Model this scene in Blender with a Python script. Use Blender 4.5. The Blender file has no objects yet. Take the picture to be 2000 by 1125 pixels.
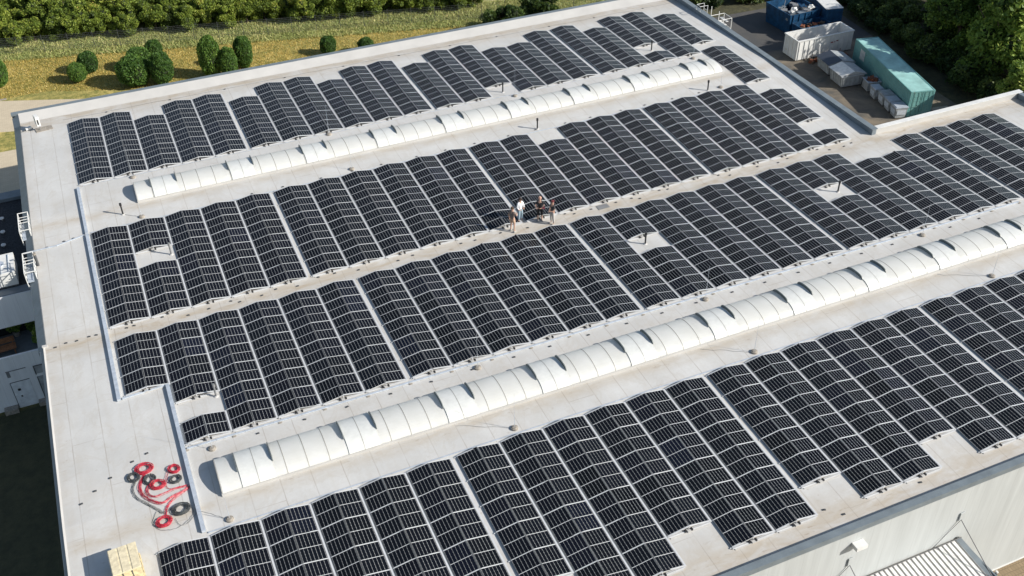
import bpy, math, random
import numpy as np
from mathutils import Vector, Matrix, Euler
random.seed(7)
R = math.radians
scene = bpy.context.scene
COL = scene.collection
G = -9.2                      # ground level (roof valley is z = 0)
SL = 0.024                    # roof pitch

# ------------------------------------------------------------------ helpers
class MB:
    def __init__(s): s.v = []; s.f = []; s.m = []; s.uv = {}
    def quad(s, a, b, c, d, m=0):
        n = len(s.v); s.v += [tuple(a), tuple(b), tuple(c), tuple(d)]; s.f.append((n, n+1, n+2, n+3)); s.m.append(m)
    def tri(s, a, b, c, m=0):
        n = len(s.v); s.v += [tuple(a), tuple(b), tuple(c)]; s.f.append((n, n+1, n+2)); s.m.append(m)
    def poly(s, pts, m=0):
        n = len(s.v); s.v += [tuple(p) for p in pts]; s.f.append(tuple(range(n, n+len(pts)))); s.m.append(m)
    def box(s, x0, y0, z0, x1, y1, z1, m=0, rz=0, c=None, top=None):
        p = [(x0,y0,z0),(x1,y0,z0),(x1,y1,z0),(x0,y1,z0),(x0,y0,z1),(x1,y0,z1),(x1,y1,z1),(x0,y1,z1)]
        if rz:
            cx, cy = c or ((x0+x1)/2, (y0+y1)/2); cr, sr = math.cos(rz), math.sin(rz)
            p = [(cx+(a-cx)*cr-(b-cy)*sr, cy+(a-cx)*sr+(b-cy)*cr, z) for a, b, z in p]
        n = len(s.v); s.v += p
        for k, q in enumerate([(0,3,2,1),(4,5,6,7),(0,1,5,4),(1,2,6,5),(2,3,7,6),(3,0,4,7)]):
            s.f.append(tuple(n+i for i in q)); s.m.append(top if (top is not None and k == 1) else m)
    def cyl(s, p0, p1, r0, r1=None, n=10, m=0, caps=True):
        r1 = r0 if r1 is None else r1
        p0 = Vector(p0); p1 = Vector(p1); d = (p1-p0).normalized()
        a = d.orthogonal().normalized(); b = d.cross(a); k = len(s.v)
        for p, r in ((p0, r0), (p1, r1)):
            for i in range(n):
                t = 2*math.pi*i/n; s.v.append(tuple(p + a*(r*math.cos(t)) + b*(r*math.sin(t))))
        for i in range(n):
            j = (i+1) % n; s.f.append((k+i, k+j, k+n+j, k+n+i)); s.m.append(m)
        if caps:
            s.f.append(tuple(k+i for i in range(n))[::-1]); s.m.append(m)
            s.f.append(tuple(k+n+i for i in range(n))); s.m.append(m)
    def tube(s, pts, r, n=6, m=0, closed=False):
        pts = [Vector(p) for p in pts]; k = len(s.v); N = len(pts)
        for i, p in enumerate(pts):
            if closed: d = pts[(i+1) % N]-pts[i-1]
            else: d = pts[min(i+1, N-1)]-pts[max(i-1, 0)]
            d.normalize(); up = Vector((0,0,1)) if abs(d.z) < .9 else Vector((1,0,0))
            a = d.cross(up).normalized(); b = a.cross(d)
            for j in range(n):
                t = 2*math.pi*j/n; s.v.append(tuple(p+a*(r*math.cos(t))+b*(r*math.sin(t))))
        for i in range(N if closed else N-1):
            i2 = (i+1) % N
            for j in range(n):
                j2 = (j+1) % n; s.f.append((k+i*n+j, k+i*n+j2, k+i2*n+j2, k+i2*n+j)); s.m.append(m)
    def mesh(s, name, mats, smooth=False):
        me = bpy.data.meshes.new(name); me.from_pydata(s.v, [], s.f)
        for m in mats: me.materials.append(m)
        me.polygons.foreach_set('material_index', s.m)
        if smooth: me.polygons.foreach_set('use_smooth', [True]*len(s.f))
        me.update(); return me
    def obj(s, name, mats, parent=None, smooth=False):
        if not isinstance(mats, (list, tuple)): mats = [mats]
        return link(name, s.mesh(name, mats, smooth), parent)
def link(name, data, parent=None, loc=None, rot=None):
    o = bpy.data.objects.new(name, data); COL.objects.link(o)
    if parent: o.parent = parent
    if loc: o.location = loc
    if rot: o.rotation_euler = rot
    return o
def tag(o, label, cat, group=None, kind=None):
    o['label'] = label; o['category'] = cat
    if group: o['group'] = group
    if kind: o['kind'] = kind
    return o
def thing(name, label, cat, loc=(0,0,0), rz=0, group=None):
    o = link(name, None, None, loc, (0,0,rz)); return tag(o, label, cat, group)
def structure(o): o['kind'] = 'structure'; return o
def copy_tree(o, parent=None):
    c = o.copy(); COL.objects.link(c); c.parent = parent
    for ch in list(o.children): copy_tree(ch, c)
    return c
ORD = ['zeroth','first','second','third','fourth','fifth','sixth','seventh','eighth','ninth','tenth','eleventh','twelfth','thirteenth','fourteenth','fifteenth','sixteenth','seventeenth','eighteenth','nineteenth','twentieth','twenty-first','twenty-second','twenty-third','twenty-fourth','twenty-fifth','twenty-sixth','twenty-seventh','twenty-eighth','twenty-ninth','thirtieth']
def ORDX(k):
    if k <= 30: return ORD[k]
    return {30:'thirty',40:'forty'}[k//10*10]+'-'+ORD[k % 10] if k % 10 else {40:'fortieth'}[k]
def zr(y):
    if y > 3.36: return SL*(14.49-(y-3.36))
    if y > -11.13: return SL*(y+11.13)
    if y > -25.5: return SL*(-11.13-y)
    return SL*(14.37-(-25.5-y))

# ------------------------------------------------------------------ materials
class NT:
    def __init__(s, name):
        s.mat = bpy.data.materials.new(name); s.mat.use_nodes = True; s.t = s.mat.node_tree; s.t.nodes.clear()
        s.out = s.n('ShaderNodeOutputMaterial'); s.bsdf = s.n('ShaderNodeBsdfPrincipled'); s.l(s.bsdf.outputs[0], s.out.inputs[0])
    def n(s, typ, **kw):
        n = s.t.nodes.new(typ)
        for k, v in kw.items(): setattr(n, k, v)
        return n
    def l(s, a, b): s.t.links.new(a, b)
    def setin(s, n, i, v):
        if hasattr(v, 'is_output') or isinstance(v, bpy.types.NodeSocket): s.l(v, n.inputs[i])
        elif v is not None: n.inputs[i].default_value = v
    def math(s, op, a, b=None, c=None, clamp=False):
        n = s.n('ShaderNodeMath', operation=op); n.use_clamp = clamp
        s.setin(n, 0, a); s.setin(n, 1, b); s.setin(n, 2, c); return n.outputs[0]
    def obj(s): return s.n('ShaderNodeTexCoord').outputs['Object']
    def uv(s): return s.n('ShaderNodeTexCoord').outputs['UV']
    def sep(s, v): n = s.n('ShaderNodeSeparateXYZ'); s.l(v, n.inputs[0]); return n.outputs
    def noise(s, vec, scale, detail=4, rough=.5, dist=0):
        n = s.n('ShaderNodeTexNoise'); s.l(vec, n.inputs['Vector']); n.inputs['Scale'].default_value = scale
        n.inputs['Detail'].default_value = detail; n.inputs['Roughness'].default_value = rough; n.inputs['Distortion'].default_value = dist; return n.outputs[0]
    def scale(s, vec, v):
        n = s.n('ShaderNodeMapping'); s.l(vec, n.inputs[0]); n.inputs['Scale'].default_value = v; return n.outputs[0]
    def ramp(s, f, stops, interp='LINEAR'):
        n = s.n('ShaderNodeValToRGB'); s.setin(n, 0, f); e = n.color_ramp.elements; n.color_ramp.interpolation = interp
        while len(e) < len(stops): e.new(.5)
        for k, (p, c) in enumerate(stops):
            e[k].position = p; e[k].color = (c, c, c, 1) if isinstance(c, (int, float)) else (*c, 1)
        return n.outputs[0]
    def mix(s, f, a, b, blend='MIX'):
        n = s.n('ShaderNodeMix', data_type='RGBA', blend_type=blend)
        s.setin(n, 0, f)
        for i, v in ((6, a), (7, b)):
            if isinstance(v, (tuple, list)): n.inputs[i].default_value = (*v[:3], 1)
            elif isinstance(v, (int, float)): n.inputs[i].default_value = (v, v, v, 1)
            else: s.l(v, n.inputs[i])
        return n.outputs[2]
    def bump(s, h, strength=.3, dist=.02):
        n = s.n('ShaderNodeBump'); n.inputs['Strength'].default_value = strength; n.inputs['Distance'].default_value = dist
        s.l(h, n.inputs['Height']); s.l(n.outputs[0], s.bsdf.inputs['Normal'])
    def base(s, c, rough=.7, metal=0, spec=None):
        s.setin(s.bsdf, 'Base Color', (*c, 1) if isinstance(c, tuple) else c)
        s.setin(s.bsdf, 'Roughness', rough); s.bsdf.inputs['Metallic'].default_value = metal
        if spec is not None: s.bsdf.inputs['Specular IOR Level'].default_value = spec
        return s.mat
def plain(name, c, rough=.6, metal=0, var=.12, sc=3., spec=None):
    t = NT(name); nz = t.noise(t.obj(), sc, 5, .6)
    dark = tuple(x*(1-var*1.6) for x in c); lite = tuple(min(1, x*(1+var)) for x in c)
    return t.base(t.mix(t.ramp(nz, [(.3, 0), (.7, 1)]), dark, lite), rough, metal, spec)

# roof membrane: pale sheets with welded seams, brown silt in the valley, by the curbs and along the edges
def roof_material():
    t = NT('roof_membrane'); o = t.obj(); x, y, z = t.sep(o)
    big = t.noise(o, .35, 5, .6); fine = t.noise(o, 9, 4, .6)
    streak = t.noise(t.scale(o, (1.6, .22, 1)), 1.2, 4, .6)
    c = t.mix(t.ramp(big, [(.3, 0), (.7, 1)]), (.480, .478, .466), (.575, .573, .560))
    c = t.mix(t.math('MULTIPLY', t.ramp(fine, [(.35, 0), (.75, 1)]), .25), c, (.43, .41, .375))
    c = t.mix(t.math('MULTIPLY', t.ramp(streak, [(.45, 0), (.75, 1)]), .28), c, (.42, .385, .33))
    def band(y0, w, amt):
        d = t.math('ABSOLUTE', t.math('SUBTRACT', y, y0)); return t.math('MULTIPLY', t.math('SUBTRACT', 1, t.math('DIVIDE', d, w), clamp=True), amt)
    s = band(-11.15, 1.6, 1.15)
    for a in ((18.6, 2.0, 1.1), (-39.7, 2.0, 1.0), (2.15, .8, .8), (-26.85, .8, .8), (-10.9, .5, .5), (4.9, .9, .25), (-23.6, 1.3, .25)): s = t.math('MAXIMUM', s, band(*a))
    xe = t.math('MULTIPLY', t.math('SUBTRACT', 1, t.math('DIVIDE', t.math('ABSOLUTE', t.math('ADD', x, 5.2)), .6), clamp=True), .35)
    s = t.math('MAXIMUM', s, xe)
    dn = t.noise(t.scale(o, (.45, 1.3, 1)), 1.3, 6, .65, .6)
    m = t.math('MULTIPLY', s, t.ramp(dn, [(.3, .1), (.62, 1)]))
    ring = t.noise(t.scale(o, (.9, .6, 1)), .55, 5, .62, .9)
    rg = t.ramp(ring, [(.50, 0), (.535, 1), (.56, .25), (.66, .1)])
    c = t.mix(t.math('MULTIPLY', rg, .22), c, (.40, .36, .30))
    spots = t.noise(o, 3.1, 3, .5); c = t.mix(t.math('MULTIPLY', t.ramp(spots, [(.70, 0), (.76, 1)]), .35), c, (.30, .25, .20))
    c = t.mix(t.math('MULTIPLY', m, .9), c, (.41, .355, .28))
    dk = t.noise(t.scale(o, (.5, 1.6, 1)), 2.6, 6, .7, .4)
    c = t.mix(t.math('MULTIPLY', t.math('MULTIPLY', s, t.ramp(dk, [(.6, 0), (.72, 1)])), .75), c, (.22, .15, .09))
    # seams
    wob = t.math('MULTIPLY', t.noise(o, 1.2, 2), .04)
    def line(v, per, w, off=0):
        f = t.math('FRACT', t.math('DIVIDE', t.math('ADD', t.math('ADD', v, off), wob), per)); d = t.math('ABSOLUTE', t.math('SUBTRACT', f, .5))
        return t.math('GREATER_THAN', d, .5-w/per/2)
    sheet = t.math('FLOOR', t.math('DIVIDE', x, 1.55))
    off = t.math('MULTIPLY', sheet, 3.7)
    g = t.math('MAXIMUM', line(x, 1.55, .05), t.math('MULTIPLY', line(t.math('ADD', y, off), 10.3, .05), .8))
    c = t.mix(t.math('MULTIPLY', g, t.math('MULTIPLY', t.ramp(t.noise(o, .8, 3), [(.3, .25), (.7, 1)]), .55)), c, (.28, .24, .2))
    t.bump(big, .15, .1)
    return t.base(c, .62)
M = {}
M['roof'] = roof_material()
M['white'] = plain('white_paint', (.66, .66, .64), .5, var=.08, sc=1.5)
M['membrane'] = plain('membrane_upstand', (.47, .46, .44), .6, var=.06, sc=.5)
M['coping'] = plain('grey_coping_metal', (.16, .19, .21), .45, .0, var=.12, sc=1.5)
M['coping_dark'] = plain('grey_blue_metal', (.16, .19, .215), .45, 0, var=.15, sc=1.)
M['alu'] = plain('aluminium', (.55, .56, .57), .35, .6, var=.1)
M['strip'] = plain('pale_aluminium_strip', (.54, .55, .56), .45, 0, var=.06)
M['galv'] = plain('galvanised_steel', (.56, .61, .67), .45, .35, var=.12, sc=4)
M['black'] = plain('black_plastic', (.02, .02, .022), .5)
M['darkgrey'] = plain('dark_grey_metal', (.07, .075, .08), .5)
M['grey'] = plain('grey_plastic', (.2, .205, .21), .6)
M['stone'] = plain('concrete', (.30, .27, .23), .85, var=.25, sc=8)
M['dome'] = plain('opal_polycarbonate', (.74, .735, .69), .38, var=.10, sc=1.6)
_t = NT('opal_polycarbonate_shell'); _n = _t.noise(_t.obj(), 1.4, 5, .6)
_c = _t.mix(_t.ramp(_n, [(.3, 0), (.7, 1)]), (.78, .775, .73), (.86, .86, .83)); _t.base(_c, .35)
_tr = _t.n('ShaderNodeBsdfTranslucent'); _tr.inputs[0].default_value = (.92, .95, .96, 1)
_m = _t.n('ShaderNodeMixShader'); _m.inputs[0].default_value = .40; _t.l(_t.bsdf.outputs[0], _m.inputs[1]); _t.l(_tr.outputs[0], _m.inputs[2]); _t.l(_m.outputs[0], _t.out.inputs[0]); M['dome'] = _t.mat
M['domerib'] = plain('rib_seal', (.34, .33, .30), .5)
M['vent'] = plain('vent_lid', (.60, .61, .59), .4, var=.05)
M['fin'] = plain('deflector_metal', (.15, .17, .17), .45)
M['red'] = plain('red_cable', (.50, .03, .055), .45, var=.2, sc=20)
M['blackcable'] = plain('black_cable', (.06, .066, .068), .5)
M['wood'] = plain('pale_wood', (.64, .54, .32), .7, var=.2, sc=6)
M['rust'] = plain('rust', (.20, .065, .03), .85, var=.5, sc=5)
M['blue'] = plain('blue_paint', (.008, .055, .13), .45, var=.35, sc=2)
M['skip'] = plain('skip_grey', (.32, .34, .35), .55, var=.2, sc=2.5)
M['wheel'] = plain('rubber', (.018, .018, .018), .8)
M['bark'] = plain('bark', (.09, .065, .045), .9, var=.4, sc=8)
M['rust_red'] = plain('red_scrap', (.22, .03, .025), .7, var=.4, sc=3)
M['glass'] = NT('dark_glass').base((.02, .025, .025), .08)
M['bench'] = plain('bench_wood', (.22, .10, .045), .7, var=.3, sc=10)

def panel_material():
    t = NT('photovoltaic_cells'); u, v, _ = t.sep(t.uv())
    W, L = 1.134, 1.722
    x = t.math('MULTIPLY', u, W); y = t.math('MULTIPLY', v, L)
    def near(val, per, w, off=0):     # distance to lattice
        f = t.math('FRACT', t.math('DIVIDE', t.math('ADD', val, off), per)); d = t.math('MINIMUM', f, t.math('SUBTRACT', 1, f))
        return t.math('MULTIPLY', d, per)
    cx = (W-.05)/6; cy = (L-.07)/18
    dx = near(x, cx, 0, -.025+cx); 
    yy = t.math('SUBTRACT', t.math('ABSOLUTE', t.math('SUBTRACT', y, L/2)), .012)
    dy = near(yy, cy, 0, cy)
    dy2 = near(yy, cy*2, 0, cy*2)
    col = t.math('LESS_THAN', dx, .0062)
    dia = t.math('LESS_THAN', t.math('ADD', dx, dy2), .017)
    row = t.math('LESS_THAN', dy, .0018)
    bus = t.math('LESS_THAN', near(x, cx/3, 0, -.025+cx), .0012)
    mid = t.math('LESS_THAN', t.math('ABSOLUTE', t.math('SUBTRACT', y, L/2)), .015)
    fx = t.math('LESS_THAN', t.math('MINIMUM', x, t.math('SUBTRACT', W, x)), .016)
    fy = t.math('LESS_THAN', t.math('MINIMUM', y, t.math('SUBTRACT', L, y)), .02)
    rnd = t.n('ShaderNodeObjectInfo').outputs['Random']
    cell = t.ramp(rnd, [(0, (.0045, .0055, .009)), (.4, (.0052, .0065, .0095)), (.7, (.0042, .005, .0068)), (.95, (.0055, .0065, .0115)), (1, (.006, .008, .016))])
    c = t.mix(t.math('MULTIPLY', bus, .04), cell, (.3, .3, .32))
    c = t.mix(t.math('MULTIPLY', row, .15), c, (.12, .125, .13))
    c = t.mix(col, c, (.30, .305, .31))
    c = t.mix(dia, c, (.42, .43, .43))
    c = t.mix(mid, c, (.55, .56, .57))
    fr = t.math('MAXIMUM', fx, fy)
    c = t.mix(fr, c, (.04, .042, .046))
    t.base(c, .16)
    t.bsdf.inputs['Specular IOR Level'].default_value = .14
    dn = t.noise(t.obj(), 3, 4)
    t.l(t.ramp(dn, [(.3, .10), (.8, .2)]), t.bsdf.inputs['Roughness'])
    return t.mat
M['cells'] = panel_material()

def siding_material(name, c, per=1.0, axis=0):
    t = NT(name); o = t.obj(); s = t.sep(o); v = s[axis]
    f = t.math('FRACT', t.math('DIVIDE', v, per)); d = t.math('ABSOLUTE', t.math('SUBTRACT', f, .5))
    g = t.math('GREATER_THAN', d, .5-.012/per)
    f2 = t.math('FRACT', t.math('DIVIDE', v, per/5)); d2 = t.math('ABSOLUTE', t.math('SUBTRACT', f2, .5)); g2 = t.math('GREATER_THAN', d2, .46)
    nz = t.noise(t.scale(o, (1.5, 1.5, .12)), 1.5, 6, .65)
    col = t.mix(t.ramp(nz, [(.3, 0), (.75, 1)]), tuple(x*.82 for x in c), c)
    col = t.mix(t.math('MULTIPLY', g, .22), col, tuple(x*.45 for x in c)); col = t.mix(t.math('MULTIPLY', g2, .10), col, tuple(x*.5 for x in c))
    return t.base(col, .5)
M['siding'] = siding_material('white_sandwich_siding', (.495, .52, .52))
M['render_white'] = siding_material('pale_wall_cladding', (.80, .82, .84), 1.2)

def leaf_material(name, dark, mid, lite, yellow=None):
    t = NT(name); a = t.n('ShaderNodeAttribute'); a.attribute_name = 'tone'
    rnd = t.n('ShaderNodeObjectInfo').outputs['Random']
    f = t.math('ADD', a.outputs['Fac'], t.math('MULTIPLY', t.math('SUBTRACT', rnd, .5), .35), clamp=True)
    st = [(.05, dark), (.5, mid), (.9, lite)]
    if yellow: st.append((1., yellow))
    c = t.ramp(f, st); t.base(c, .55, spec=.3)
    tr = t.n('ShaderNodeBsdfTranslucent'); t.l(t.mix(.5, c, lite), tr.inputs[0])
    mx = t.n('ShaderNodeMixShader'); mx.inputs[0].default_value = .35
    t.l(t.bsdf.outputs[0], mx.inputs[1]); t.l(tr.outputs[0], mx.inputs[2]); t.l(mx.outputs[0], t.out.inputs[0])
    return t.mat
M['leaf_hedge'] = leaf_material('hedge_leaves', (.05, .08, .02), (.19, .265, .04), (.38, .42, .075), (.52, .42, .11))
M['leaf_topiary'] = leaf_material('box_leaves', (.025, .065, .018), (.09, .18, .035), (.20, .30, .05))
M['leaf_tree'] = leaf_material('tree_leaves', (.04, .08, .022), (.16, .26, .045), (.38, .46, .09), (.50, .50, .15))
M['leaf_dark'] = leaf_material('undergrowth_leaves', (.02, .04, .015), (.05, .09, .025), (.13, .17, .04))
M['grass_blade'] = leaf_material('dry_grass', (.17, .19, .045), (.47, .37, .10), (.70, .53, .18), (.78, .62, .27))
M['grass_green'] = leaf_material('rough_grass', (.17, .23, .07), (.38, .42, .15), (.60, .56, .25), (.70, .60, .30))
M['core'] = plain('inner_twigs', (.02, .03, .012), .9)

def ground_material():
    t = NT('meadow_ground'); o = t.obj(); x, y, z = t.sep(o)
    a = t.noise(o, .16, 5, .6); b = t.noise(o, 1.3, 5, .65); c0 = t.noise(o, 7, 4, .7)
    dry = t.mix(t.ramp(c0, [(.3, 0), (.7, 1)]), (.34, .27, .075), (.60, .48, .16))
    grn = t.mix(t.ramp(c0, [(.3, 0), (.7, 1)]), (.11, .12, .028), (.28, .26, .065))
    c = t.mix(t.ramp(b, [(.42, 0), (.62, 1)]), grn, dry)
    c = t.mix(t.ramp(a, [(.35, .65), (.55, 0)]), c, grn)
    # rough strip beyond the mown lawn, shade painted into woodland floor east, grass west
    edge = t.math('ADD', y, t.math('MULTIPLY', x, .265)); edge = t.math('ADD', edge, t.math('MULTIPLY', b, 1.2))
    far = t.ramp(t.math('DIVIDE', t.math('SUBTRACT', edge, 53.6), 1.5), [(0, 0), (1, 1)])
    rough = t.mix(t.ramp(b, [(.35, 0), (.65, 1)]), (.22, .24, .10), (.48, .42, .22))
    c = t.mix(far, c, rough)
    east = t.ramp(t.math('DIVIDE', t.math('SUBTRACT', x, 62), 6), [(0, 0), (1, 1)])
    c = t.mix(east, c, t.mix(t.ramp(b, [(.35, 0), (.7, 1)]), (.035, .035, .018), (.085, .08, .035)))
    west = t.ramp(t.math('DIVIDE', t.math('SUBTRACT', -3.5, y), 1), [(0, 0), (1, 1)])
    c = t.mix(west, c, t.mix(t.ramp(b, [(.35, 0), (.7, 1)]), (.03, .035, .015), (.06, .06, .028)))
    t.bump(c0, .6, .12); return t.base(c, .9)
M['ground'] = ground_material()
def asphalt_material():
    t = NT('old_asphalt'); o = t.obj(); a = t.noise(o, .45, 6, .65, .5); b = t.noise(o, 14, 3, .6); x, y, z = t.sep(o)
    c = t.mix(t.ramp(a, [(.35, 0), (.65, 1)]), (.085, .08, .07), (.21, .17, .12))
    c = t.mix(t.math('MULTIPLY', t.ramp(b, [(.4, 0), (.7, 1)]), .35), c, (.07, .06, .05))
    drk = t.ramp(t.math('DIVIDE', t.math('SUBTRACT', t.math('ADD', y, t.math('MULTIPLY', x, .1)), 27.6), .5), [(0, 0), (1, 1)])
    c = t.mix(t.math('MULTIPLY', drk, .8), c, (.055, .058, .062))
    t.bump(b, .3, .02); return t.base(c, .9)
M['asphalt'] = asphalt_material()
def paving_material(name, c1, c2, cg, s=.2, h=.1):
    t = NT(name); o = t.obj(); br = t.n('ShaderNodeTexBrick'); t.l(o, br.inputs['Vector'])
    br.inputs['Color1'].default_value = (*c1, 1); br.inputs['Color2'].default_value = (*c2, 1); br.inputs['Mortar'].default_value = (*cg, 1)
    br.inputs['Scale'].default_value = 1; br.inputs['Brick Width'].default_value = s; br.inputs['Row Height'].default_value = h; br.inputs['Mortar Size'].default_value = .012
    nz = t.noise(o, .8, 5, .6); c = t.mix(t.math('MULTIPLY', t.ramp(nz, [(.35, 0), (.7, 1)]), .35), br.outputs[0], tuple(x*.65 for x in c1))
    return t.base(c, .85)
M['pave_tan'] = paving_material('tan_paving', (.56, .48, .35), (.52, .44, .32), (.42, .35, .25), .4, .2)
M['pave_brown'] = paving_material('brown_paving', (.27, .20, .12), (.23, .17, .10), (.10, .08, .05), .2, .3)
M['gravel'] = plain('black_gravel', (.035, .036, .04), .9, var=.7, sc=14)

# ------------------------------------------------------------------ setting
def sheet(name, pts, mat, z=G):
    b = MB(); b.poly([(x, y, z) for x, y in pts]); return structure(b.obj(name, mat))
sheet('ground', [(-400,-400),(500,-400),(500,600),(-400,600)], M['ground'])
sheet('path', [(-60,37.0+14),(-60,44.3+18),(-8.6,44.2),(-4,42.4),(4,39.2),(12,36.5),(58,27),(58,21),(-8,37.0)], M['pave_tan'], G+.004)
sheet('paved_yard', [(-60,33.6),(-7.6,33.1),(8,33),(8,10),(-60,10)], M['pave_tan'], G+.004)
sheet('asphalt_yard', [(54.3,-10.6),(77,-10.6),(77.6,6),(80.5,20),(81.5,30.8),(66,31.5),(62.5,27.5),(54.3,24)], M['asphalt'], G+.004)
sheet('south_paving', [(-60,-40.6),(140,-40.6),(140,-75),(-60,-75)], M['pave_brown'], G+.004)
sheet('road', [(101.5,24),(97.3,15),(93,5),(110,0),(125,20)], plain('road_asphalt', (.055,.057,.062), .9), G+.004)
kb = MB(); kb.cyl((101.4,24,G+.03),(97.2,15,G+.03),.09,n=4); kb.cyl((97.2,15,G+.03),(92.9,5,G+.03),.09,n=4); structure(kb.obj('road_kerb', M['stone']))
kb = MB(); kb.box(-40, 44.25, G, -8.0, 44.4, G+.12); kb.box(0,0,0,.01,.01,.01); structure(kb.obj('path_kerb', M['stone']))

# ------------------------------------------------------------------ warehouse
wh = thing('warehouse', 'large white flat-roofed warehouse carrying the solar panels and two barrel skylights', 'warehouse')
def zs(y): return zr(y)
b = MB()
def strip(x0, x1, ya, yb):
    n = max(1, int(abs(ya-yb)/4)); 
    b.quad((x0, yb, zs(yb)), (x1, yb, zs(yb)), (x1, ya, zs(ya)), (x0, ya, zs(ya)))
strip(-5.4, 54.0, 19.05, 3.36); strip(-5.4, 54.0, 3.36, -10.4)
strip(-5.4, 68.3, -10.4, -10.6); strip(-5.55, 68.3, -10.6, -11.13); strip(-5.55, 68.3, -11.13, -25.5); strip(-5.55, 68.3, -25.5, -40.25)
b.obj('roof', M['roof'], wh)
# outer walls (down from just under the coping)
b = MB(); b.box(-5.56, -40.62, G-.3, 68.5, -40.45, -.02); b.obj('south_wall', M['siding'], wh)
b = MB(); b.box(-5.55, -40.44, G-.3, -5.40, -10.62, -.05); b.box(-5.5, -10.6, G-.3, -5.38, 20.0, -.15); b.obj('west_wall', M['render_white'], wh)
b = MB(); b.box(-5.36, 20.1, G-.3, 54.1, 20.3, .19); b.obj('north_wall', M['siding'], wh)
b = MB(); b.box(54.02, -10.2, G-.3, 54.18, 20.0, .42); b.box(54.2, -10.42, G-.3, 68.5, -10.3, .4); b.box(68.35, -40.4, G-.3, 68.5, -10.45, .3); b.obj('east_wall', M['siding'], wh)
# north parapet: inclined white upstand and grey coping
b = MB(); b.quad((-5.38, 19.0, -.03), (53.98, 19.0, -.03), (53.98, 20.0, .355), (-5.38, 20.0, .355)); b.obj('north_upstand', M['membrane'], wh)
b = MB(); b.box(-5.9, 20.0, .2, 54.3, 20.42, .37)
b.quad((-5.9,20.42,.37),(-5.9,20.42,-.5),(54.3,20.42,-.5),(54.3,20.42,.37)); b.obj('north_coping', M['coping'], wh)
# west edge: sloping metal trim, wide on the north part, narrow on the south part
b = MB()
def trim(x0, x1, ya, yb, z0a, z0b, drop):
    b.quad((x1, yb, z0b), (x0, yb, z0b-drop), (x0, ya, z0a-drop), (x1, ya, z0a))
    b.quad((x0, yb, z0b-drop), (x0, yb, z0b-drop-.3), (x0, ya, z0a-drop-.3), (x0, ya, z0a-drop))
for ya, yb in ((20.0, 18.75), (18.75, 3.36), (3.36, -10.6)):
    trim(-5.9, -5.36, ya, yb, zs(ya)+.02 if ya < 19 else .34, zs(yb)+.02, .34)
for ya, yb in ((-10.6, -11.13), (-11.13, -25.5), (-25.5, -40.3)):
    trim(-5.72, -5.53, ya, yb, zs(ya)+.05, zs(yb)+.05, .12)
b.obj('west_trim', M['coping'], wh)
b = MB()
for ya, yb in ((-10.6, -11.13), (-11.13, -25.5), (-25.5, -40.3)):
    b.quad((-5.45, yb, zs(yb)+.004), (-5.545, yb, zs(yb)+.06), (-5.545, ya, zs(ya)+.06), (-5.45, ya, zs(ya)+.004))
b.box(-5.6, -10.7, -.06, -5.3, -10.5, .09); b.obj('west_edge_bead', M['membrane'], wh)
# east parapets
b = MB(); b.box(53.82, -10.58, -.1, 54.19, 20.0, .46); b.obj('east_parapet', M['coping_dark'], wh)
b = MB(); b.box(53.78, -10.60, .462, 54.28, 20.0, .50); b.obj('east_coping', M['coping'], wh)
b = MB(); b.box(54.2, -10.55, -.1, 68.2, -10.2, .46); b.obj('extension_parapet', M['membrane'], wh)
b = MB(); b.box(54.3, -10.60, .462, 68.6, -10.15, .50); b.obj('extension_coping', M['white'], wh)
b = MB(); b.box(68.1, -40.3, -.1, 68.5, -10.6, .46); b.obj('extension_east_parapet', M['coping_dark'], wh)
# south eave
b = MB(); b.box(-5.55, -40.42, -.1, 68.4, -40.38, .149); b.obj('south_parapet', M['coping_dark'], wh)
b = MB(); b.box(-5.75, -40.72, .15, 68.6, -40.36, .30); b.box(-5.75, -40.72, -.05, 68.6, -40.66, .149); b.obj('south_coping', M['coping'], wh)

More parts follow.
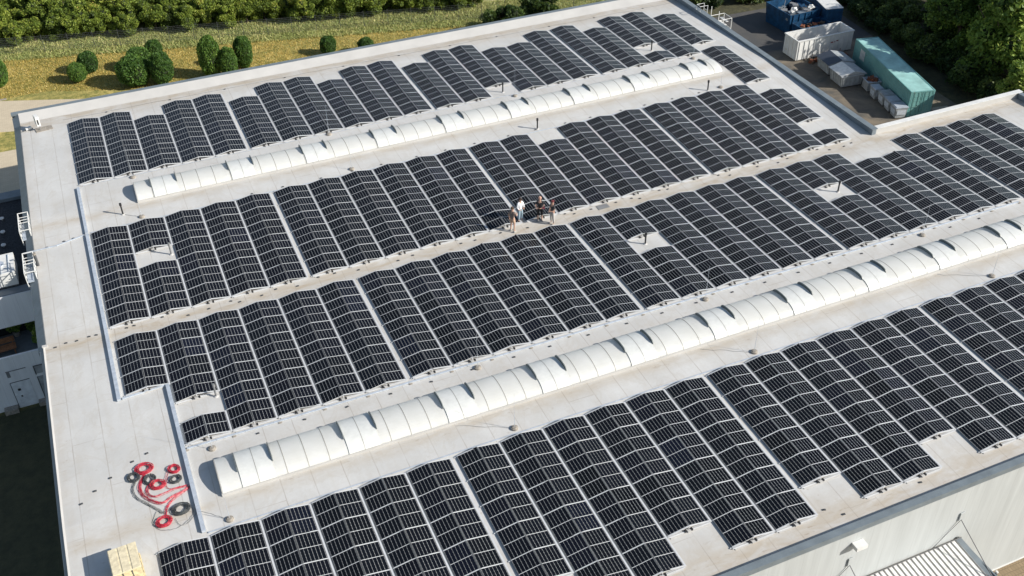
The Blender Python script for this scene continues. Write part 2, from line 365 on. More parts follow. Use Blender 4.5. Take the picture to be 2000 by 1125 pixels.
# ------------------------------------------------------------------ barrel skylights
def barrel_skylight(x0, x1, yc, vents, label):
    t = thing('barrel_skylight', label, 'skylight', (x0, yc, zr(yc)+.0), 0, 'barrel skylights')
    Lx = x1-x0; A = 1.2; H = .50; CB = .10; K = 18
    def arc(th, r=0): return (-(A+r)*math.cos(th), CB+(H+r)*math.sin(th))    # th=0 south ... pi north (local y, z)
    b = MB(); b.box(-.05, -1.27, -.12, Lx+.05, -1.205, CB+.03); b.box(-.05, 1.205, -.12, Lx+.05, 1.27, CB+.03)
    b.box(-.07, -1.2, -.12, -.01, 1.2, CB+.02); b.box(Lx+.01, -1.2, -.12, Lx+.07, 1.2, CB+.02); b.obj('curb', M['membrane'], t)
    b = MB()
    for k in range(K):
        a0, a1 = math.pi*k/K, math.pi*(k+1)/K
        y0, z0 = arc(a0); y1, z1 = arc(a1); b.quad((0, y0, z0), (Lx, y0, z0), (Lx, y1, z1), (0, y1, z1))
    g = b.obj('glazing', M['dome'], t, True)
    for xe, nm in ((.005, 'end_cap'), (Lx-.005, 'end_cap')):
        b = MB(); b.poly([(xe, *arc(math.pi*k/K, -.01)) for k in range(K+1)]); b.obj(nm, M['dome'], t)
    n = int(Lx/1.083); b = MB(); xx = 0
    if 1:
        for k in range(K):
            a0, a1 = math.pi*k/K, math.pi*(k+1)/K
            y0, z0 = arc(a0, .008); y1, z1 = arc(a1, .008)
            b.quad((xx-.022, y0, z0), (xx+.022, y0, z0), (xx+.022, y1, z1), (xx-.022, y1, z1))
    bar = b.mesh('glazing_bar', [M['domerib']])
    for i in range(n+1): link('glazing_bar', bar, t, (min(i*1.083, Lx-.02), 0, 0))
    for vx in vents:
        v0 = vx-x0; v1 = v0+1.66
        b = MB(); r = .045
        for k in range(K):
            a0, a1 = math.pi*(.03+.94*k/K), math.pi*(.03+.94*(k+1)/K)
            y0, z0 = arc(a0, r); y1, z1 = arc(a1, r); y2, z2 = arc(a0, .01); y3, z3 = arc(a1, .01)
            b.quad((v0, y0, z0), (v1, y0, z0), (v1, y1, z1), (v0, y1, z1))
            b.quad((v0, y0, z0), (v0, y1, z1), (v0, y3, z3), (v0, y2, z2), 1); b.quad((v1, y0, z0), (v1, y2, z2), (v1, y3, z3), (v1, y1, z1), 1)
        lid = b.obj('vent_lid', [M['vent'], M['domerib']], t)
        b = MB()
        for k in range(K):
            a0, a1 = math.pi*(.03+.94*k/K), math.pi*(.03+.94*(k+1)/K)
            y0, z0 = arc(a0, r+.006); y1, z1 = arc(a1, r+.006); xm = (v0+v1)/2
            b.quad((xm-.015, y0, z0), (xm+.015, y0, z0), (xm+.015, y1, z1), (xm-.015, y1, z1))
        b.obj('lid_bar', M['domerib'], lid)
        for xf in (v0-.05, v1+.05):
            b = MB(); N = 10; T = .02
            for k in range(N):
                f0, f1 = k/N, (k+1)/N
                a0 = math.pi*(.36+.42*f0); a1 = math.pi*(.36+.42*f1)
                h0 = .20*min(1, f0*5+.35, (1-f0)*4+.3); h1 = .20*min(1, f1*5+.35, (1-f1)*4+.3)
                p0 = arc(a0, .02); p1 = arc(a1, .02); q0 = arc(a0, h0); q1 = arc(a1, h1)
                for sgn in (-1, 1): b.quad((xf+sgn*T, *p0), (xf+sgn*T, *p1), (xf+sgn*T, *q1), (xf+sgn*T, *q0))
                b.quad((xf-T, *q0), (xf-T, *q1), (xf+T, *q1), (xf+T, *q0))
            b.obj('wind_deflector', M['fin'], t)
    return t
PV = 5.415
barrel_skylight(1.65, 48.95, 3.78, [2.8+PV*i for i in range(9)], 'rear white barrel skylight, the one nearer the topiary lawn')
barrel_skylight(1.85, 66.0, -25.3, [2.85+PV*i for i in range(12)], 'front white barrel skylight, the larger in view, nearer the cable coils')

# ------------------------------------------------------------------ solar panels
PW, PL, TH = 1.134, 1.722, R(10)
ROW = 1.74
def panel_mesh():
    b = MB(); t = .034; b.box(0, -PL, -t, PW, 0, 0, 1, top=0)
    me = b.mesh('solar_panel', [M['cells'], M['alu']])
    uv = me.uv_layers.new(name='UVMap')
    for p in me.polygons:
        for li in p.loop_indices:
            co = me.vertices[me.loops[li].vertex_index].co
            uv.data[li].uv = (co.x/PW, -co.y/PL)
    return me
PM = panel_mesh()
def rail_mesh():
    b = MB(); w = 2.305
    b.box(-.10, -.022, .012, w+.10, .022, .05)
    for sx in (0, 1):                # sloping clamp strips showing in the gap between panels
        xa, xb = (.02, w/2-.01) if sx == 0 else (w-.02, w/2+.01); za, zb = .088, .088+math.sin(TH)*PW
        p = [(xa,-.029,za),(xb,-.029,zb),(xb,.029,zb),(xa,.029,za)]; q = [(x, y, z-.04) for x, y, z in p]
        if sx: p = p[::-1]; q = q[::-1]
        b.quad(*p)
        for k in range(4): j = (k+1) % 4; b.quad(q[k], q[j], p[j], p[k])
        b.box(xa-.02, -.02, .05, xa+.02, .02, za-.005)
    b.box(w/2-.02, -.02, .05, w/2+.02, .02, .25)
    return b.mesh('mounting_rail', [M['strip']])
def end_mesh():
    b = MB(); w = 2.305
    b.box(.10, -.14, .004, w-.1, -.02, .03, 1); b.box(.0, -.07, .031, w, -.02, .07, 0)
    b.box(w/2-.27, -.10, .031, w/2-.17, .03, .12, 2); b.box(w/2+.08, -.11, .031, w/2+.16, .02, .12, 2); b.box(w/2-.13, -.15, .031, w/2+.05, -.02, .09, 1)
    return b.mesh('end_rail', [M['strip'], M['membrane'], M['black']])
RM, EM = rail_mesh(), end_mesh(); STR = {}
def strip_mesh(n):
    if n not in STR:
        b = MB(); b.box(2.305-.002, -n*ROW, .05, 2.305+.092, 0, .072); STR[n] = b.mesh('aisle_strip', [M['strip']])
    return STR[n]
BLK = {   # u0, v0, pitch, wide gap, groups, number
 'A': (-1.8998, -17.1576, 2.4170, .250, (5, 11, 17)),
 'B': (-1.7785, 0.0, 2.4135, .247, (5, 11, 17)),
 'C': (-1.6465, 11.8283, 2.4151, .2665, (6, 12, 18, 24)),
 'D': (-1.6153, 28.7329, 2.4287, .2331, (6, 12, 18, 24))}
WHERE = {'A': 'array behind the rear skylight', 'B': 'array between rear skylight and dirty walkway',
         'C': 'array between dirty walkway and front skylight', 'D': 'array in front of the front skylight'}
rows = {k: [] for k in 'ABCD'}
for i in range(1, 23):
    s0 = 1 if i in (3, 6, 9, 12, 15, 16, 19, 22) else 0
    if i == 14: rows['A'].append((i, 0, 5, ''))
    elif i == 20: rows['A'] += [(i, 0, 4, 'long part of '), (i, 5, 6, 'end pair of ')]
    elif i == 22: rows['A'] += [(i, 1, 5, ''), (i, 5.77, 9.77, 'separate outer row by east parapet, ')]
    else: rows['A'].append((i, s0, 6, ''))
    if i == 2: rows['B'] += [(i, 0, 2, 'rear part of '), (i, 3, 6, 'front part of ')]
    elif i == 22: rows['B'] += [(i, 1, 4, 'rear part of '), (i, 5, 6, 'end pair of ')]
    else: rows['B'].append((i, 1 if i == 14 else 0, 6, ''))
for i in range(1, 28):
    if i == 1: rows['C'].append((i, 0, 3, ''))
    elif i == 2: rows['C'] += [(i, 0, 4, 'rear part of '), (i, 5, 6, 'end pair of ')]
    elif i in (14, 20): rows['C'] += [(i, 0, 2, 'rear part of '), (i, 3, 6, 'front part of ')]
    else: rows['C'].append((i, 1 if i in (22, 23) else 0, 6, ''))
for i in range(1, 25):
    rows['D'].append((i, 0, 5 if i in (10, 13, 16, 19, 22) else (5 if i == 7 else 6), ''))
for bk in 'ABCD':
    u0, v0, p, e, grp = BLK[bk]
    for (i, r0, r1, part) in rows[bk]:
        u = u0+(i-1)*p+e*sum(1 for g in grp if i > g); v = v0+r0*ROW; n = int(round(r1-r0))
        if bk == 'A' and r0 == 5.77: u += .12
        y0, y1 = -v, -(v0+r1*ROW); slope = math.atan2(zr(y0)-zr(y1), y0-y1)
        lab = 'black solar panel row, ' + (part if part else '') + ORD[i] + ' from west in ' + WHERE[bk]
        if r0 == 5.77: lab = 'short black solar panel row set apart beside the east parapet, behind the container yard'
        if len(lab.split()) > 16: lab = lab.replace('black solar panel row', 'solar row').replace('from west in ', 'from west, ')
        t = link('solar_panel_row', None, None, (u, -v, zr(y0)+.004), (slope, 0, 0)); tag(t, lab, 'solar panels', 'rows of solar panels on the roof')
        for k in range(n+1): link('mounting_rail', RM, t, (0, -k*ROW+(-.035 if k == 0 else .035 if k == n else 0), 0))
        link('end_rail', EM, t, (0, -n*ROW, 0)); link('aisle_strip', strip_mesh(n), t)
        for k in range(n):
            jt = lambda: random.uniform(-.0025, .0025)
            link('solar_panel', PM, t, (.02, -k*ROW-.009, .085), (jt(), -TH+jt(), 0))
            xr = 2.305-.02
            o = link('solar_panel', PM, t, (xr-PW*math.cos(TH), -k*ROW-.009, .085+PW*math.sin(TH)), (jt(), TH+jt(), 0))

# ------------------------------------------------------------------ roof furniture
def vent_pipe_mesh(b, h=.9, r=.07):
    pass
pipes = [((31.21,-16.1),'black vent pipe in the gap of the walkway-side array, left of centre right'),
 ((46.43,-16.15),'black vent pipe in the right-hand gap of the array south of the walkway'),
 ((.48,1.5),'black vent pipe by the west end of the rear skylight'),
 ((31.09,.52),'black vent pipe midway along the front side of the rear skylight'),
 ((46.26,.51),'black vent pipe near the east end of the rear skylight'),
 ((2.76,-4.45),'grey vent pipe in the small gap near the west end of the array'),
 ((45.95,9.16),'black vent pipe in the gap of the rearmost array, top right'),
 ((2.88,-19.12),'grey capped vent pipe beside the cable tray corner'),
 ((31.1,7.3),'black vent pipe behind the middle of the rear skylight')]
for k, ((x, y), lab) in enumerate(pipes):
    hh = .9
    t = thing('vent_pipe', lab, 'vent pipe', (x, y, zr(y)), 0, 'vent pipes on the roof')
    m = M['grey'] if 'grey' in lab else M['black']
    b = MB(); b.cyl((0,0,.0),(0,0,.72),.055,n=12); b.obj('pipe', m, t, False)
    b = MB(); b.cyl((0,0,.72),(0,0,hh),.085,.08,n=12); b.cyl((0,0,hh),(0,0,hh+.02),.05,n=12); b.obj('cowl', m, t)
    b = MB(); b.cyl((0,0,0),(0,0,.06),.16,.07,n=12); b.obj('flashing', M['membrane'], t)
rods = [(1.74,6.23,'rear'),(16.3,6.4,'rear'),(31.7,6.2,'rear'),(48.3,6.1,'rear'),(1.61,.67,'rs'),(16.41,.71,'rs'),(47.5,.53,'rs'),
        (1.95,-23.09,'fn'),(16.71,-22.95,'fn'),(31.52,-22.9,'fn'),(47.91,-22.93,'fn'),(1.85,-28.1,'fs'),(16.7,-28.11,'fs'),(31.47,-28.15,'fs'),(48.77,-28.19,'fs')]
rl = {'rear':'behind the rear skylight','rs':'in front of the rear skylight','fn':'behind the front skylight','fs':'in front of the front skylight'}
cnt = {}
for x, y, w in rods:
    cnt[w] = cnt.get(w, 0)+1
    t = thing('lightning_rod', f'thin lightning rod on round concrete foot, {ORD[cnt[w]]} from west {rl[w]}', 'lightning rod', (x, y, zr(y)), 0, 'lightning rods beside the skylights')
    b = MB(); b.cyl((0,0,0),(0,0,.09),.2,.19,n=14); b.cyl((0,0,.09),(0,0,.13),.17,.12,n=14); b.obj('concrete_foot', M['stone'], t)
    b = MB(); b.cyl((0,0,.1),(0,0,1.0),.012,n=6); b.cyl((0,0,1.0),(.02,.02,2.5),.007,.004,n=6); b.obj('rod', M['galv'], t)
# thin conductor wires on the roof
def wire(pts, lab, r=.008, mat='grey'):
    b = MB(); b.tube([(x, y, zr(y)+.02) for x, y in pts], r, 4); tag(b.obj('conductor_wire', M[mat]), lab, 'wire', 'lightning conductor wires')
def wob(a, c, n=14, s=.05):
    return [(a[0]+(c[0]-a[0])*k/n+random.uniform(-s, s), a[1]+(c[1]-a[1])*k/n+random.uniform(-s, s)) for k in range(n+1)]
wire(wob((1.61,.67),(.48,1.5),6), 'thin wire from vent pipe to concrete foot by rear skylight')
wire(wob((31.47,-28.15),(28.8,-26.7),8), 'thin wire from concrete foot to front skylight, centre')
wire(wob((48.77,-28.19),(45.8,-26.7),8), 'thin wire from concrete foot to front skylight, right')
wire(wob((16.7,-28.11),(14.0,-26.7),8), 'thin wire from concrete foot to front skylight, left of centre')
wire(wob((1.85,-28.1),(.7,-27.0),8), 'thin wire from concrete foot towards the cable coils')
wire(wob((-2.2,20-1.9),(53,18.0),60,.06), 'long thin conductor wire along the foot of the north upstand', .012)
# small foot blocks
def block_mesh():
    b = MB(); b.box(-.085,-.045,0,.085,.045,.035); b.box(-.025,-.03,.035,.025,.03,.06); return b.mesh('foot_block', [M['darkgrey']])
BMm = block_mesh()
def blocks(pts, lab, group):
    for x, y in pts:
        o = link('foot_block', BMm, None, (x, y, zr(y)), (0,0,random.uniform(-.3,.3))); tag(o, lab, 'foot block', group)
blocks([(-1.2+1.21*k+random.uniform(-.5,.5), -10.85+random.uniform(-.25,.25)) for k in range(0, 46) if random.random() < .75], 'small dark foot block on the dirty central walkway', 'foot blocks on the walkway')
blocks([(1.9+2.42*k+random.uniform(-.1,.1), -22.95) for k in range(0, 22)], 'small dark foot block in front of the cable tray', 'foot blocks by the tray')
blocks([(9.0+2.43*k+random.uniform(-.2,.2), .45) for k in range(0, 16)], 'small dark foot block between panels and rear skylight', 'foot blocks by the rear skylight')
blocks([(1.0+4.9*k+random.uniform(-.3,.3), 18.0) for k in range(0, 11)], 'small dark foot block at the north roof edge', 'foot blocks at the north edge')
blocks([(-3.5,-.15),(-4.6,-.4),(-2.9,-.05),(-4.9,-10.9),(-4.3,-10.75),(-3.7,-10.8),(-3.0,-10.7),(-2.6,-10.72),(-4.6,-24.2),(-3.9,-23.6),(-3.1,-23.0),(-1.95,-22.3),(-1.2,-22.0),(28.2,-39.0),(28.9,-39.6),(33.6,-39.5)], 'small dark foot block alone on the bare roof margin', 'foot blocks on the margin')
# cable trays
def tray(pts, w, h, lab, feet=0):
    t = thing('cable_tray', lab, 'cable tray', (pts[0][0], pts[0][1], 0), 0, 'galvanised cable trays')
    ox, oy = pts[0]; b = MB()
    for (xa, ya), (xb, yb) in zip(pts[:-1], pts[1:]):
        n = max(1, int(math.hypot(xb-xa, yb-ya)/1.5)); dx, dy = xb-xa, yb-ya; L_ = math.hypot(dx, dy); nx, ny = -dy/L_*w/2, dx/L_*w/2
        for k in range(n):
            p = (xa+dx*k/n, ya+dy*k/n); q = (xa+dx*(k+1)/n-dx/L_*.012, ya+dy*(k+1)/n-dy/L_*.012)
            zp, zq = zr(p[1]), zr(q[1]); P = [(p[0]+nx-ox,p[1]+ny-oy,zp),(p[0]-nx-ox,p[1]-ny-oy,zp),(q[0]-nx-ox,q[1]-ny-oy,zq),(q[0]+nx-ox,q[1]+ny-oy,zq)]
            T = [(a, c, z+h) for a, c, z in P]; B_ = [(a, c, z+.02) for a, c, z in P]
            b.quad(*T); 
            for j in range(4): j2 = (j+1) % 4; b.quad(B_[j], B_[j2], T[j2], T[j])
    b.obj('tray_cover', M['galv'], t)
    if feet:
        b = MB(); b.box(-.09,-.16,0,.09,.10,.035); fm = b.mesh('tray_foot', [M['stone']])
        (xa, ya), (xb, yb) = pts[0], pts[-1]; n = int(math.hypot(xb-xa, yb-ya)/feet)
        for k in range(n+1):
            x, y = xa+(xb-xa)*k/n, ya+(yb-ya)*k/n; z = zr(y); link('tray_foot', fm, t, (x-ox, y-oy, z))
tray([(-2.02,6.25),(-2.02,.05)], .19, .15, 'wide galvanised cable tray running from rear array to west corner')
tray([(-2.02,-.1),(-2.02,-17.3)], .20, .16, 'long galvanised cable tray along the west ends of the middle arrays')
tray([(-1.85,-17.2),(.45,-17.05)], .12, .1, 'short thin cable tray under the cut-back first row')
tray([(.58,-17.1),(.58,-28.4)], .20, .16, 'galvanised cable tray beside the red and black cable coils')
tray([(.75,-22.55),(56.5,-22.5)], .10, .09, 'thin cable tray along the front ends of the walkway-side array', 2.42)
tray([(.75,-28.48),(60,-28.52)], .07, .05, 'thin conduit along the rear ends of the front array')
tray([(-1.8,.14),(46,.14)], .06, .05, 'thin conduit along the front side of the rear skylight')
tray([(-1.7,6.55),(46.5,6.5)], .05, .04, 'thin conduit behind the rear skylight')
tray([(-6.05,-.55),(-4.0,-.5),(-2.2,.0)], .1, .07, 'thin conduit crossing the west roof margin to the ladder side')
# mat on walkway
b = MB(); b.box(30.4,-11.12,zr(-11)+.004,31.25,-10.62,zr(-11)+.03); tag(b.obj('grey_mat', M['grey']), 'flat grey grating lying on the walkway right of the people', 'grating')
# corner floodlight / sensor box
t = thing('sensor_mast', 'white box sensor on low stand at the northwest roof corner', 'sensor', (-3.95, 17.1, zr(17)), R(8))
b = MB(); b.box(-.35,-.35,0,.9,.35,.05); b.obj('base_plate', M['stone'], t)
b = MB(); b.box(-.02,-.02,.05,.04,.04,.75); b.obj('post', M['grey'], t)
b = MB(); b.box(-.18,-.28,.45,.10,.30,1.25, rz=.1); b.obj('housing', M['white'], t)
b = MB(); b.box(-.08,-.30,.6,.02,-.285,1.0); b.obj('lens', M['black'], t)
t = thing('floodlight', 'small white floodlight lying west of the corner sensor box', 'floodlight', (-4.75, 17.5, zr(17)), R(20))
b = MB(); b.box(-.25,-.1,.06,.2,.15,.22); b.obj('housing', M['white'], t); b = MB(); b.cyl((-.55,0,.05),(.3,0,.05),.03); b.obj('bracket', M['darkgrey'], t)
# dark downpipe standing at the west edge
t = thing('standpipe', 'dark grey pipe standing at the west roof edge above the ladder', 'pipe', (-5.25,-2.2,zr(-2.2)))
b = MB(); b.cyl((0,0,0),(0,0,.85),.09,n=12); b.obj('pipe', M['darkgrey'], t); b = MB(); b.cyl((0,0,.85),(0,0,.95),.11,.1,n=12); b.obj('cap', M['stone'], t)

# ------------------------------------------------------------------ cable coils
def coil(x, y, r, mat, lab, turns=7, tilt=0):
    t = thing('cable_coil', lab, 'cable coil', (x, y, zr(y)), random.uniform(0, 6), 'coils of cable on the roof')
    for q in range(2):
        b = MB(); pts = []
        for k in range(turns*22):
            a = 2*math.pi*k/22; rr = r*(.78+.22*math.sin(k*.13+q*2)+random.uniform(-.05,.05)); zz = .03+.10*abs(math.sin(k*.021+q))*(.8+random.uniform(-.2,.2))
            pts.append((rr*math.cos(a)*1.05, rr*math.sin(a)*.9, zz))
        b.tube(pts, .011, 5); b.obj('cable_turns', mat, t, True)
coil(-1.46,-23.1,.44,M['red'],'big red cable coil, rearmost of the group',9)
coil(-2.03,-23.5,.34,M['blackcable'],'black cable coil left of the big red coil')
coil(-1.30,-23.98,.34,M['blackcable'],'black cable coil in the middle, touching the central red coil')
coil(-.98,-24.5,.37,M['red'],'red cable coil in the centre of the group',8)
coil(-.08,-23.75,.31,M['red'],'red cable coil nearest the rear end of the tray side')
coil(-.12,-24.5,.30,M['blackcable'],'black cable coil beside the tray, behind the red cable bundle')
coil(-1.05,-27.0,.38,M['red'],'foremost red cable coil, below the red bundle',8)
coil(-.18,-26.55,.42,M['blackcable'],'large black cable coil beside the foremost red coil',9)
def bundle(path, n, spread, mat, lab, r=.009):
    b = MB(); spread *= 1.5
    for k in range(n):
        ox, oy = random.uniform(-spread, spread), random.uniform(-spread, spread); pts = []
        P = [Vector((x, y)) for x, y in path]; P = [P[0]]+P+[P[-1]]
        for i in range(1, len(P)-2):
            for s in range(6):
                f = s/6; a, c, d, e = P[i-1], P[i], P[i+1], P[i+2]
                q = .5*((2*c)+(d-a)*f+(2*a-5*c+4*d-e)*f*f+(3*c-a-3*d+e)*f**3)
                pts.append((q.x+ox+random.uniform(-.012,.012), q.y+oy+random.uniform(-.012,.012), zr(q.y)+.02+.03*random.random()))
        b.tube(pts, r, 4)
    tag(b.obj('cable_bundle', mat), lab, 'cable bundle', 'loose cable runs between the coils')
bundle([(-1.55,-23.5),(-1.85,-24.2),(-1.75,-24.9),(-1.35,-25.5),(-.95,-25.75),(-.5,-25.55),(.1,-25.4),(.42,-25.2)], 9, .07, M['red'], 'thick red cable bundle curving from the rear coil to the tray')
bundle([(-1.2,-24.0),(-1.55,-24.7),(-1.3,-25.2),(-.8,-25.2),(-.2,-25.1),(.42,-25.15)], 6, .06, M['red'], 'red cable bundle from the central coil to the tray')
bundle([(-.95,-26.7),(-.8,-26.2),(-.45,-25.8),(.1,-25.5),(.42,-25.3)], 7, .05, M['red'], 'red cable bundle from the foremost coil to the tray')
bundle([(-2.0,-23.7),(-2.2,-24.3),(-2.1,-24.9),(-1.7,-25.5),(-1.25,-26.1),(-1.0,-26.4),(-.3,-26.2)], 4, .05, M['blackcable'], 'black cable bundle curving left of the red one')
bundle([(-.35,-23.7),(-.55,-24.2),(-.6,-24.9),(-.1,-25.1),(.4,-25.1)], 2, .03, M['red'], 'loose red cable from the small rear coil')
bundle([(-1.3,-26.2),(-1.55,-26.8),(-1.3,-27.4),(-.6,-27.6),(.1,-27.3),(.35,-26.8),(.1,-26.3)], 1, .01, M['blackcable'], 'single black loop of cable around the front coils')
bundle([(-.55,-27.0),(-.4,-27.5),(.0,-27.5),(.45,-27.0),(.45,-26.4)], 1, .01, M['blackcable'], 'single thin black cable loop near the tray foot')

# pallet crate stack
t = thing('pallet_crate', 'wrapped pale wooden pallet stack with dark straps, front left roof corner', 'pallet stack', (-2.98,-29.25,zr(-29.25)), R(3))
b = MB()
for k in range(3): b.box(-.62+k*.56,-.75,0,-.52+k*.56,.75,.1)
b.box(-.65,-.78,.1,.65,.78,.13); b.obj('pallet', M['wood'], t)
b = MB()
for k in range(6): b.box(-.6+.01*(k%2),-.74+.01*(k%3),.131+k*.13,.6-.012*(k%2),.74-.01*(k%2),.131+k*.13+.122)
b.obj('crate_body', M['wood'], t)
b = MB()
for y in (-.45,.0,.42): b.box(-.615,y-.018,.132,.615,y+.018,.918)
for x in (-.2,.2): b.box(x-.018,-.755,.132,x+.018,.755,.925)
b.obj('straps', M['darkgrey'], t)
b = MB(); b.box(-.63,-.77,.93,.63,.77,.97); 
for k in range(3): b.box(-.6+k*.43,-.76,.97,-.26+k*.43,.76,.99)
b.obj('lid', plain('pale_boards', (.68,.60,.42), .65, var=.15, sc=5), t)

# ------------------------------------------------------------------ people
def person(x, y, z, rz, H, label, shirt, trousers, legs_skin, pose, hair, skirt=None, short=True):
    S = H/1.75
    t = thing('person', label, 'person', (x, y, z), rz, 'people standing on the walkway')
    skin = SKIN
    J = {'pel': (0,0,.96), 'bel': (0,0,1.1), 'chest': (0,.0,1.30), 'neck': (0,0,1.46), 'head0': (0,.01,1.56), 'head1': (0,.015,1.66), 'top': (0,.0,1.72)}
    J['shR'] = (.17,0,1.40); J['shL'] = (-.17,0,1.40)
    J.update(pose)
    for sd, sx in (('R', 1), ('L', -1)):
        J.setdefault('hip'+sd, (sx*.10,0,.90)); J.setdefault('kn'+sd, (sx*.12,.02,.50)); J.setdefault('an'+sd, (sx*.13,-.02,.08)); J.setdefault('toe'+sd, (sx*.15,.15,.035))
        J.setdefault('el'+sd, (sx*.26,-.02,1.12)); J.setdefault('wr'+sd, (sx*.27,.05,.88)); J.setdefault('ha'+sd, (sx*.27,.07,.80))
    def skinned(name, edges, rad, mat, parent, root):
        names = []; [names.append(n) for e in edges for n in e if n not in names]
        me = bpy.data.meshes.new(name); me.from_pydata([tuple(c*S for c in J[n]) for n in names], [(names.index(a), names.index(c)) for a, c in edges], [])
        o = link(name, me); md = o.modifiers.new('s', 'SKIN'); sk = me.skin_vertices[0].data
        for k, n in enumerate(names):
            r = rad[n]; r = (r, r) if isinstance(r, (int, float)) else r
            sk[k].radius = (r[0]*S, r[1]*S); sk[k].use_root = (n == root)
        sub = o.modifiers.new('u', 'SUBSURF'); sub.levels = 1; sub.render_levels = 1
        dg = bpy.context.evaluated_depsgraph_get(); dg.update(); ev = o.evaluated_get(dg)
        m2 = bpy.data.meshes.new_from_object(ev); bpy.data.objects.remove(o); bpy.data.meshes.remove(me)
        m2.materials.clear(); m2.materials.append(mat); m2.polygons.foreach_set('use_smooth', [True]*len(m2.polygons))
        return m2
    E = [('pel','bel'),('bel','chest'),('chest','neck'),('neck','head0'),('head0','head1'),('head1','top')]
    for sd in 'RL': E += [('chest','sh'+sd),('sh'+sd,'el'+sd),('el'+sd,'wr'+sd),('wr'+sd,'ha'+sd),('pel','hip'+sd),('hip'+sd,'kn'+sd),('kn'+sd,'an'+sd),('an'+sd,'toe'+sd)]
    rad = dict(pel=(.13,.10), bel=(.12,.095), chest=(.14,.10), neck=.055, head0=(.075,.085), head1=(.08,.095), top=.05)
    for sd in 'RL': rad.update({'sh'+sd:.055,'el'+sd:.042,'wr'+sd:.03,'ha'+sd:(.035,.02),'hip'+sd:.085,'kn'+sd:.058,'an'+sd:.04,'toe'+sd:(.04,.03)})
    bm = skinned('body', E, rad, skin, t, 'pel')
    # fingers, nose and ears joined into the body mesh
    b = MB(); b.v = [tuple(v.co) for v in bm.vertices]; b.f = [tuple(p.vertices) for p in bm.polygons]; b.m = [0]*len(b.f)
    for sd, sx in (('R',1),('L',-1)):
        h = Vector(J['ha'+sd]); w = Vector(J['wr'+sd]); d = (h-w).normalized(); s = Vector((0,1,0)) if abs(d.y) < .8 else Vector((1,0,0))
        for k in range(4):
            p = h+s*(.022*(k-1.5)); q = p+d*(.055-.008*abs(k-1.2)); r = q+d*.03+Vector((-sx*.012,0,0))
            b.cyl(p*S, q*S, .009*S, .008*S, 5); b.cyl(q*S, r*S, .008*S, .006*S, 5)
        p = h-d*.02+s*.035; b.cyl(p*S, (p+s*.03+d*.03)*S, .010*S, .007*S, 5)
    hd = Vector(J['head0']); b.cyl((hd+Vector((0,.085,.05)))*S, (hd+Vector((0,.11,.02)))*S, .01*S, .016*S, 5)
    for sx in (1,-1): b.cyl((hd+Vector((sx*.07,-.01,.03)))*S, (hd+Vector((sx*.09,-.01,.03)))*S, .025*S, .02*S, 6)
    b.obj('body', skin, t, True)
    b = MB()
    for sx in (1,-1): b.cyl((hd+Vector((sx*.03,.082,.065)))*S, (hd+Vector((sx*.03,.097,.065)))*S, .012*S, .009*S, 6)
    b.cyl((hd+Vector((-.022,.09,-.015)))*S, (hd+Vector((.022,.09,-.015)))*S, .007*S, n=5); b.obj('eyes_and_mouth', M['black'], t)
    # clothing
    E2 = [('pel','bel'),('bel','chest'),('chest','neck')]; r2 = {k: (v+.018 if isinstance(v, float) else (v[0]+.02, v[1]+.02)) for k, v in rad.items()}; r2['neck'] = .06
    for sd in 'RL':
        E2 += [('chest','sh'+sd)]
        a, c = Vector(J['sh'+sd]), Vector(J['el'+sd]); J['cf'+sd] = tuple(a+(c-a)*(.75 if short else 1.0)); r2['cf'+sd] = .062; E2 += [('sh'+sd,'cf'+sd)]
        if not short: E2 += [('cf'+sd,'wr'+sd)]; r2['wr'+sd] = .042
    link('shirt', skinned('shirt', E2, r2, shirt, t, 'bel'), t)
    E3 = [('bel2','pel')]; J['bel2'] = tuple(Vector(J['pel'])+Vector((0,0,.08))); r3 = {k: (v+.02 if isinstance(v, float) else (v[0]+.025, v[1]+.025)) for k, v in rad.items()}; r3['bel2'] = (.14,.115)
    for sd in 'RL':
        a, c = Vector(J['kn'+sd]), Vector(J['an'+sd]); h_ = Vector(J['hip'+sd]); f = legs_skin
        E3 += [('pel','hip'+sd)]
        if f > 1: J['hm'+sd] = tuple(a+(c-a)*(f-1)); E3 += [('hip'+sd,'kn'+sd),('kn'+sd,'hm'+sd)]; r3['kn'+sd] = .085; r3['hm'+sd] = .068
        else: J['hm'+sd] = tuple(h_+(a-h_)*f); E3 += [('hip'+sd,'hm'+sd)]; r3['hm'+sd] = .095
    link('trousers', skinned('trousers', E3, r3, trousers, t, 'pel'), t)
    b = MB()   # hair cap / cap
    hc = Vector(J['head1'])+Vector((0,-.018,.0))
    for i in range(6):
        for j in range(12):
            def P(i, j): a, c = math.pi*.5*i/6*1.15, 2*math.pi*j/12; return (hc+Vector((.102*math.sin(a)*math.cos(c), .118*math.sin(a)*math.sin(c), .01+.105*math.cos(a))))*S
            b.quad(P(i,j), P(i+1,j), P(i+1,j+1), P(i,j+1))
    b.obj('hair', hair, t, True)
    for sd in 'RL':
        b = MB(); a = Vector(J['an'+sd]); c = Vector(J['toe'+sd]); b.cyl((a+Vector((0,-.05,-.05)))*S, (c+Vector((0,.03,-.0)))*S, .055*S, .045*S, 8); b.cyl((a+Vector((0,0,-.05)))*S,(a+Vector((0,0,.03)))*S,.05*S,.048*S,8); b.obj('shoe', SHOE, t, True)
    return t
SKIN = plain('skin', (.50,.31,.235), .55, var=.06); SHOE = plain('shoes', (.35,.35,.33), .6)
cl = lambda n, c: plain(n, c, .85, var=.12, sc=12)
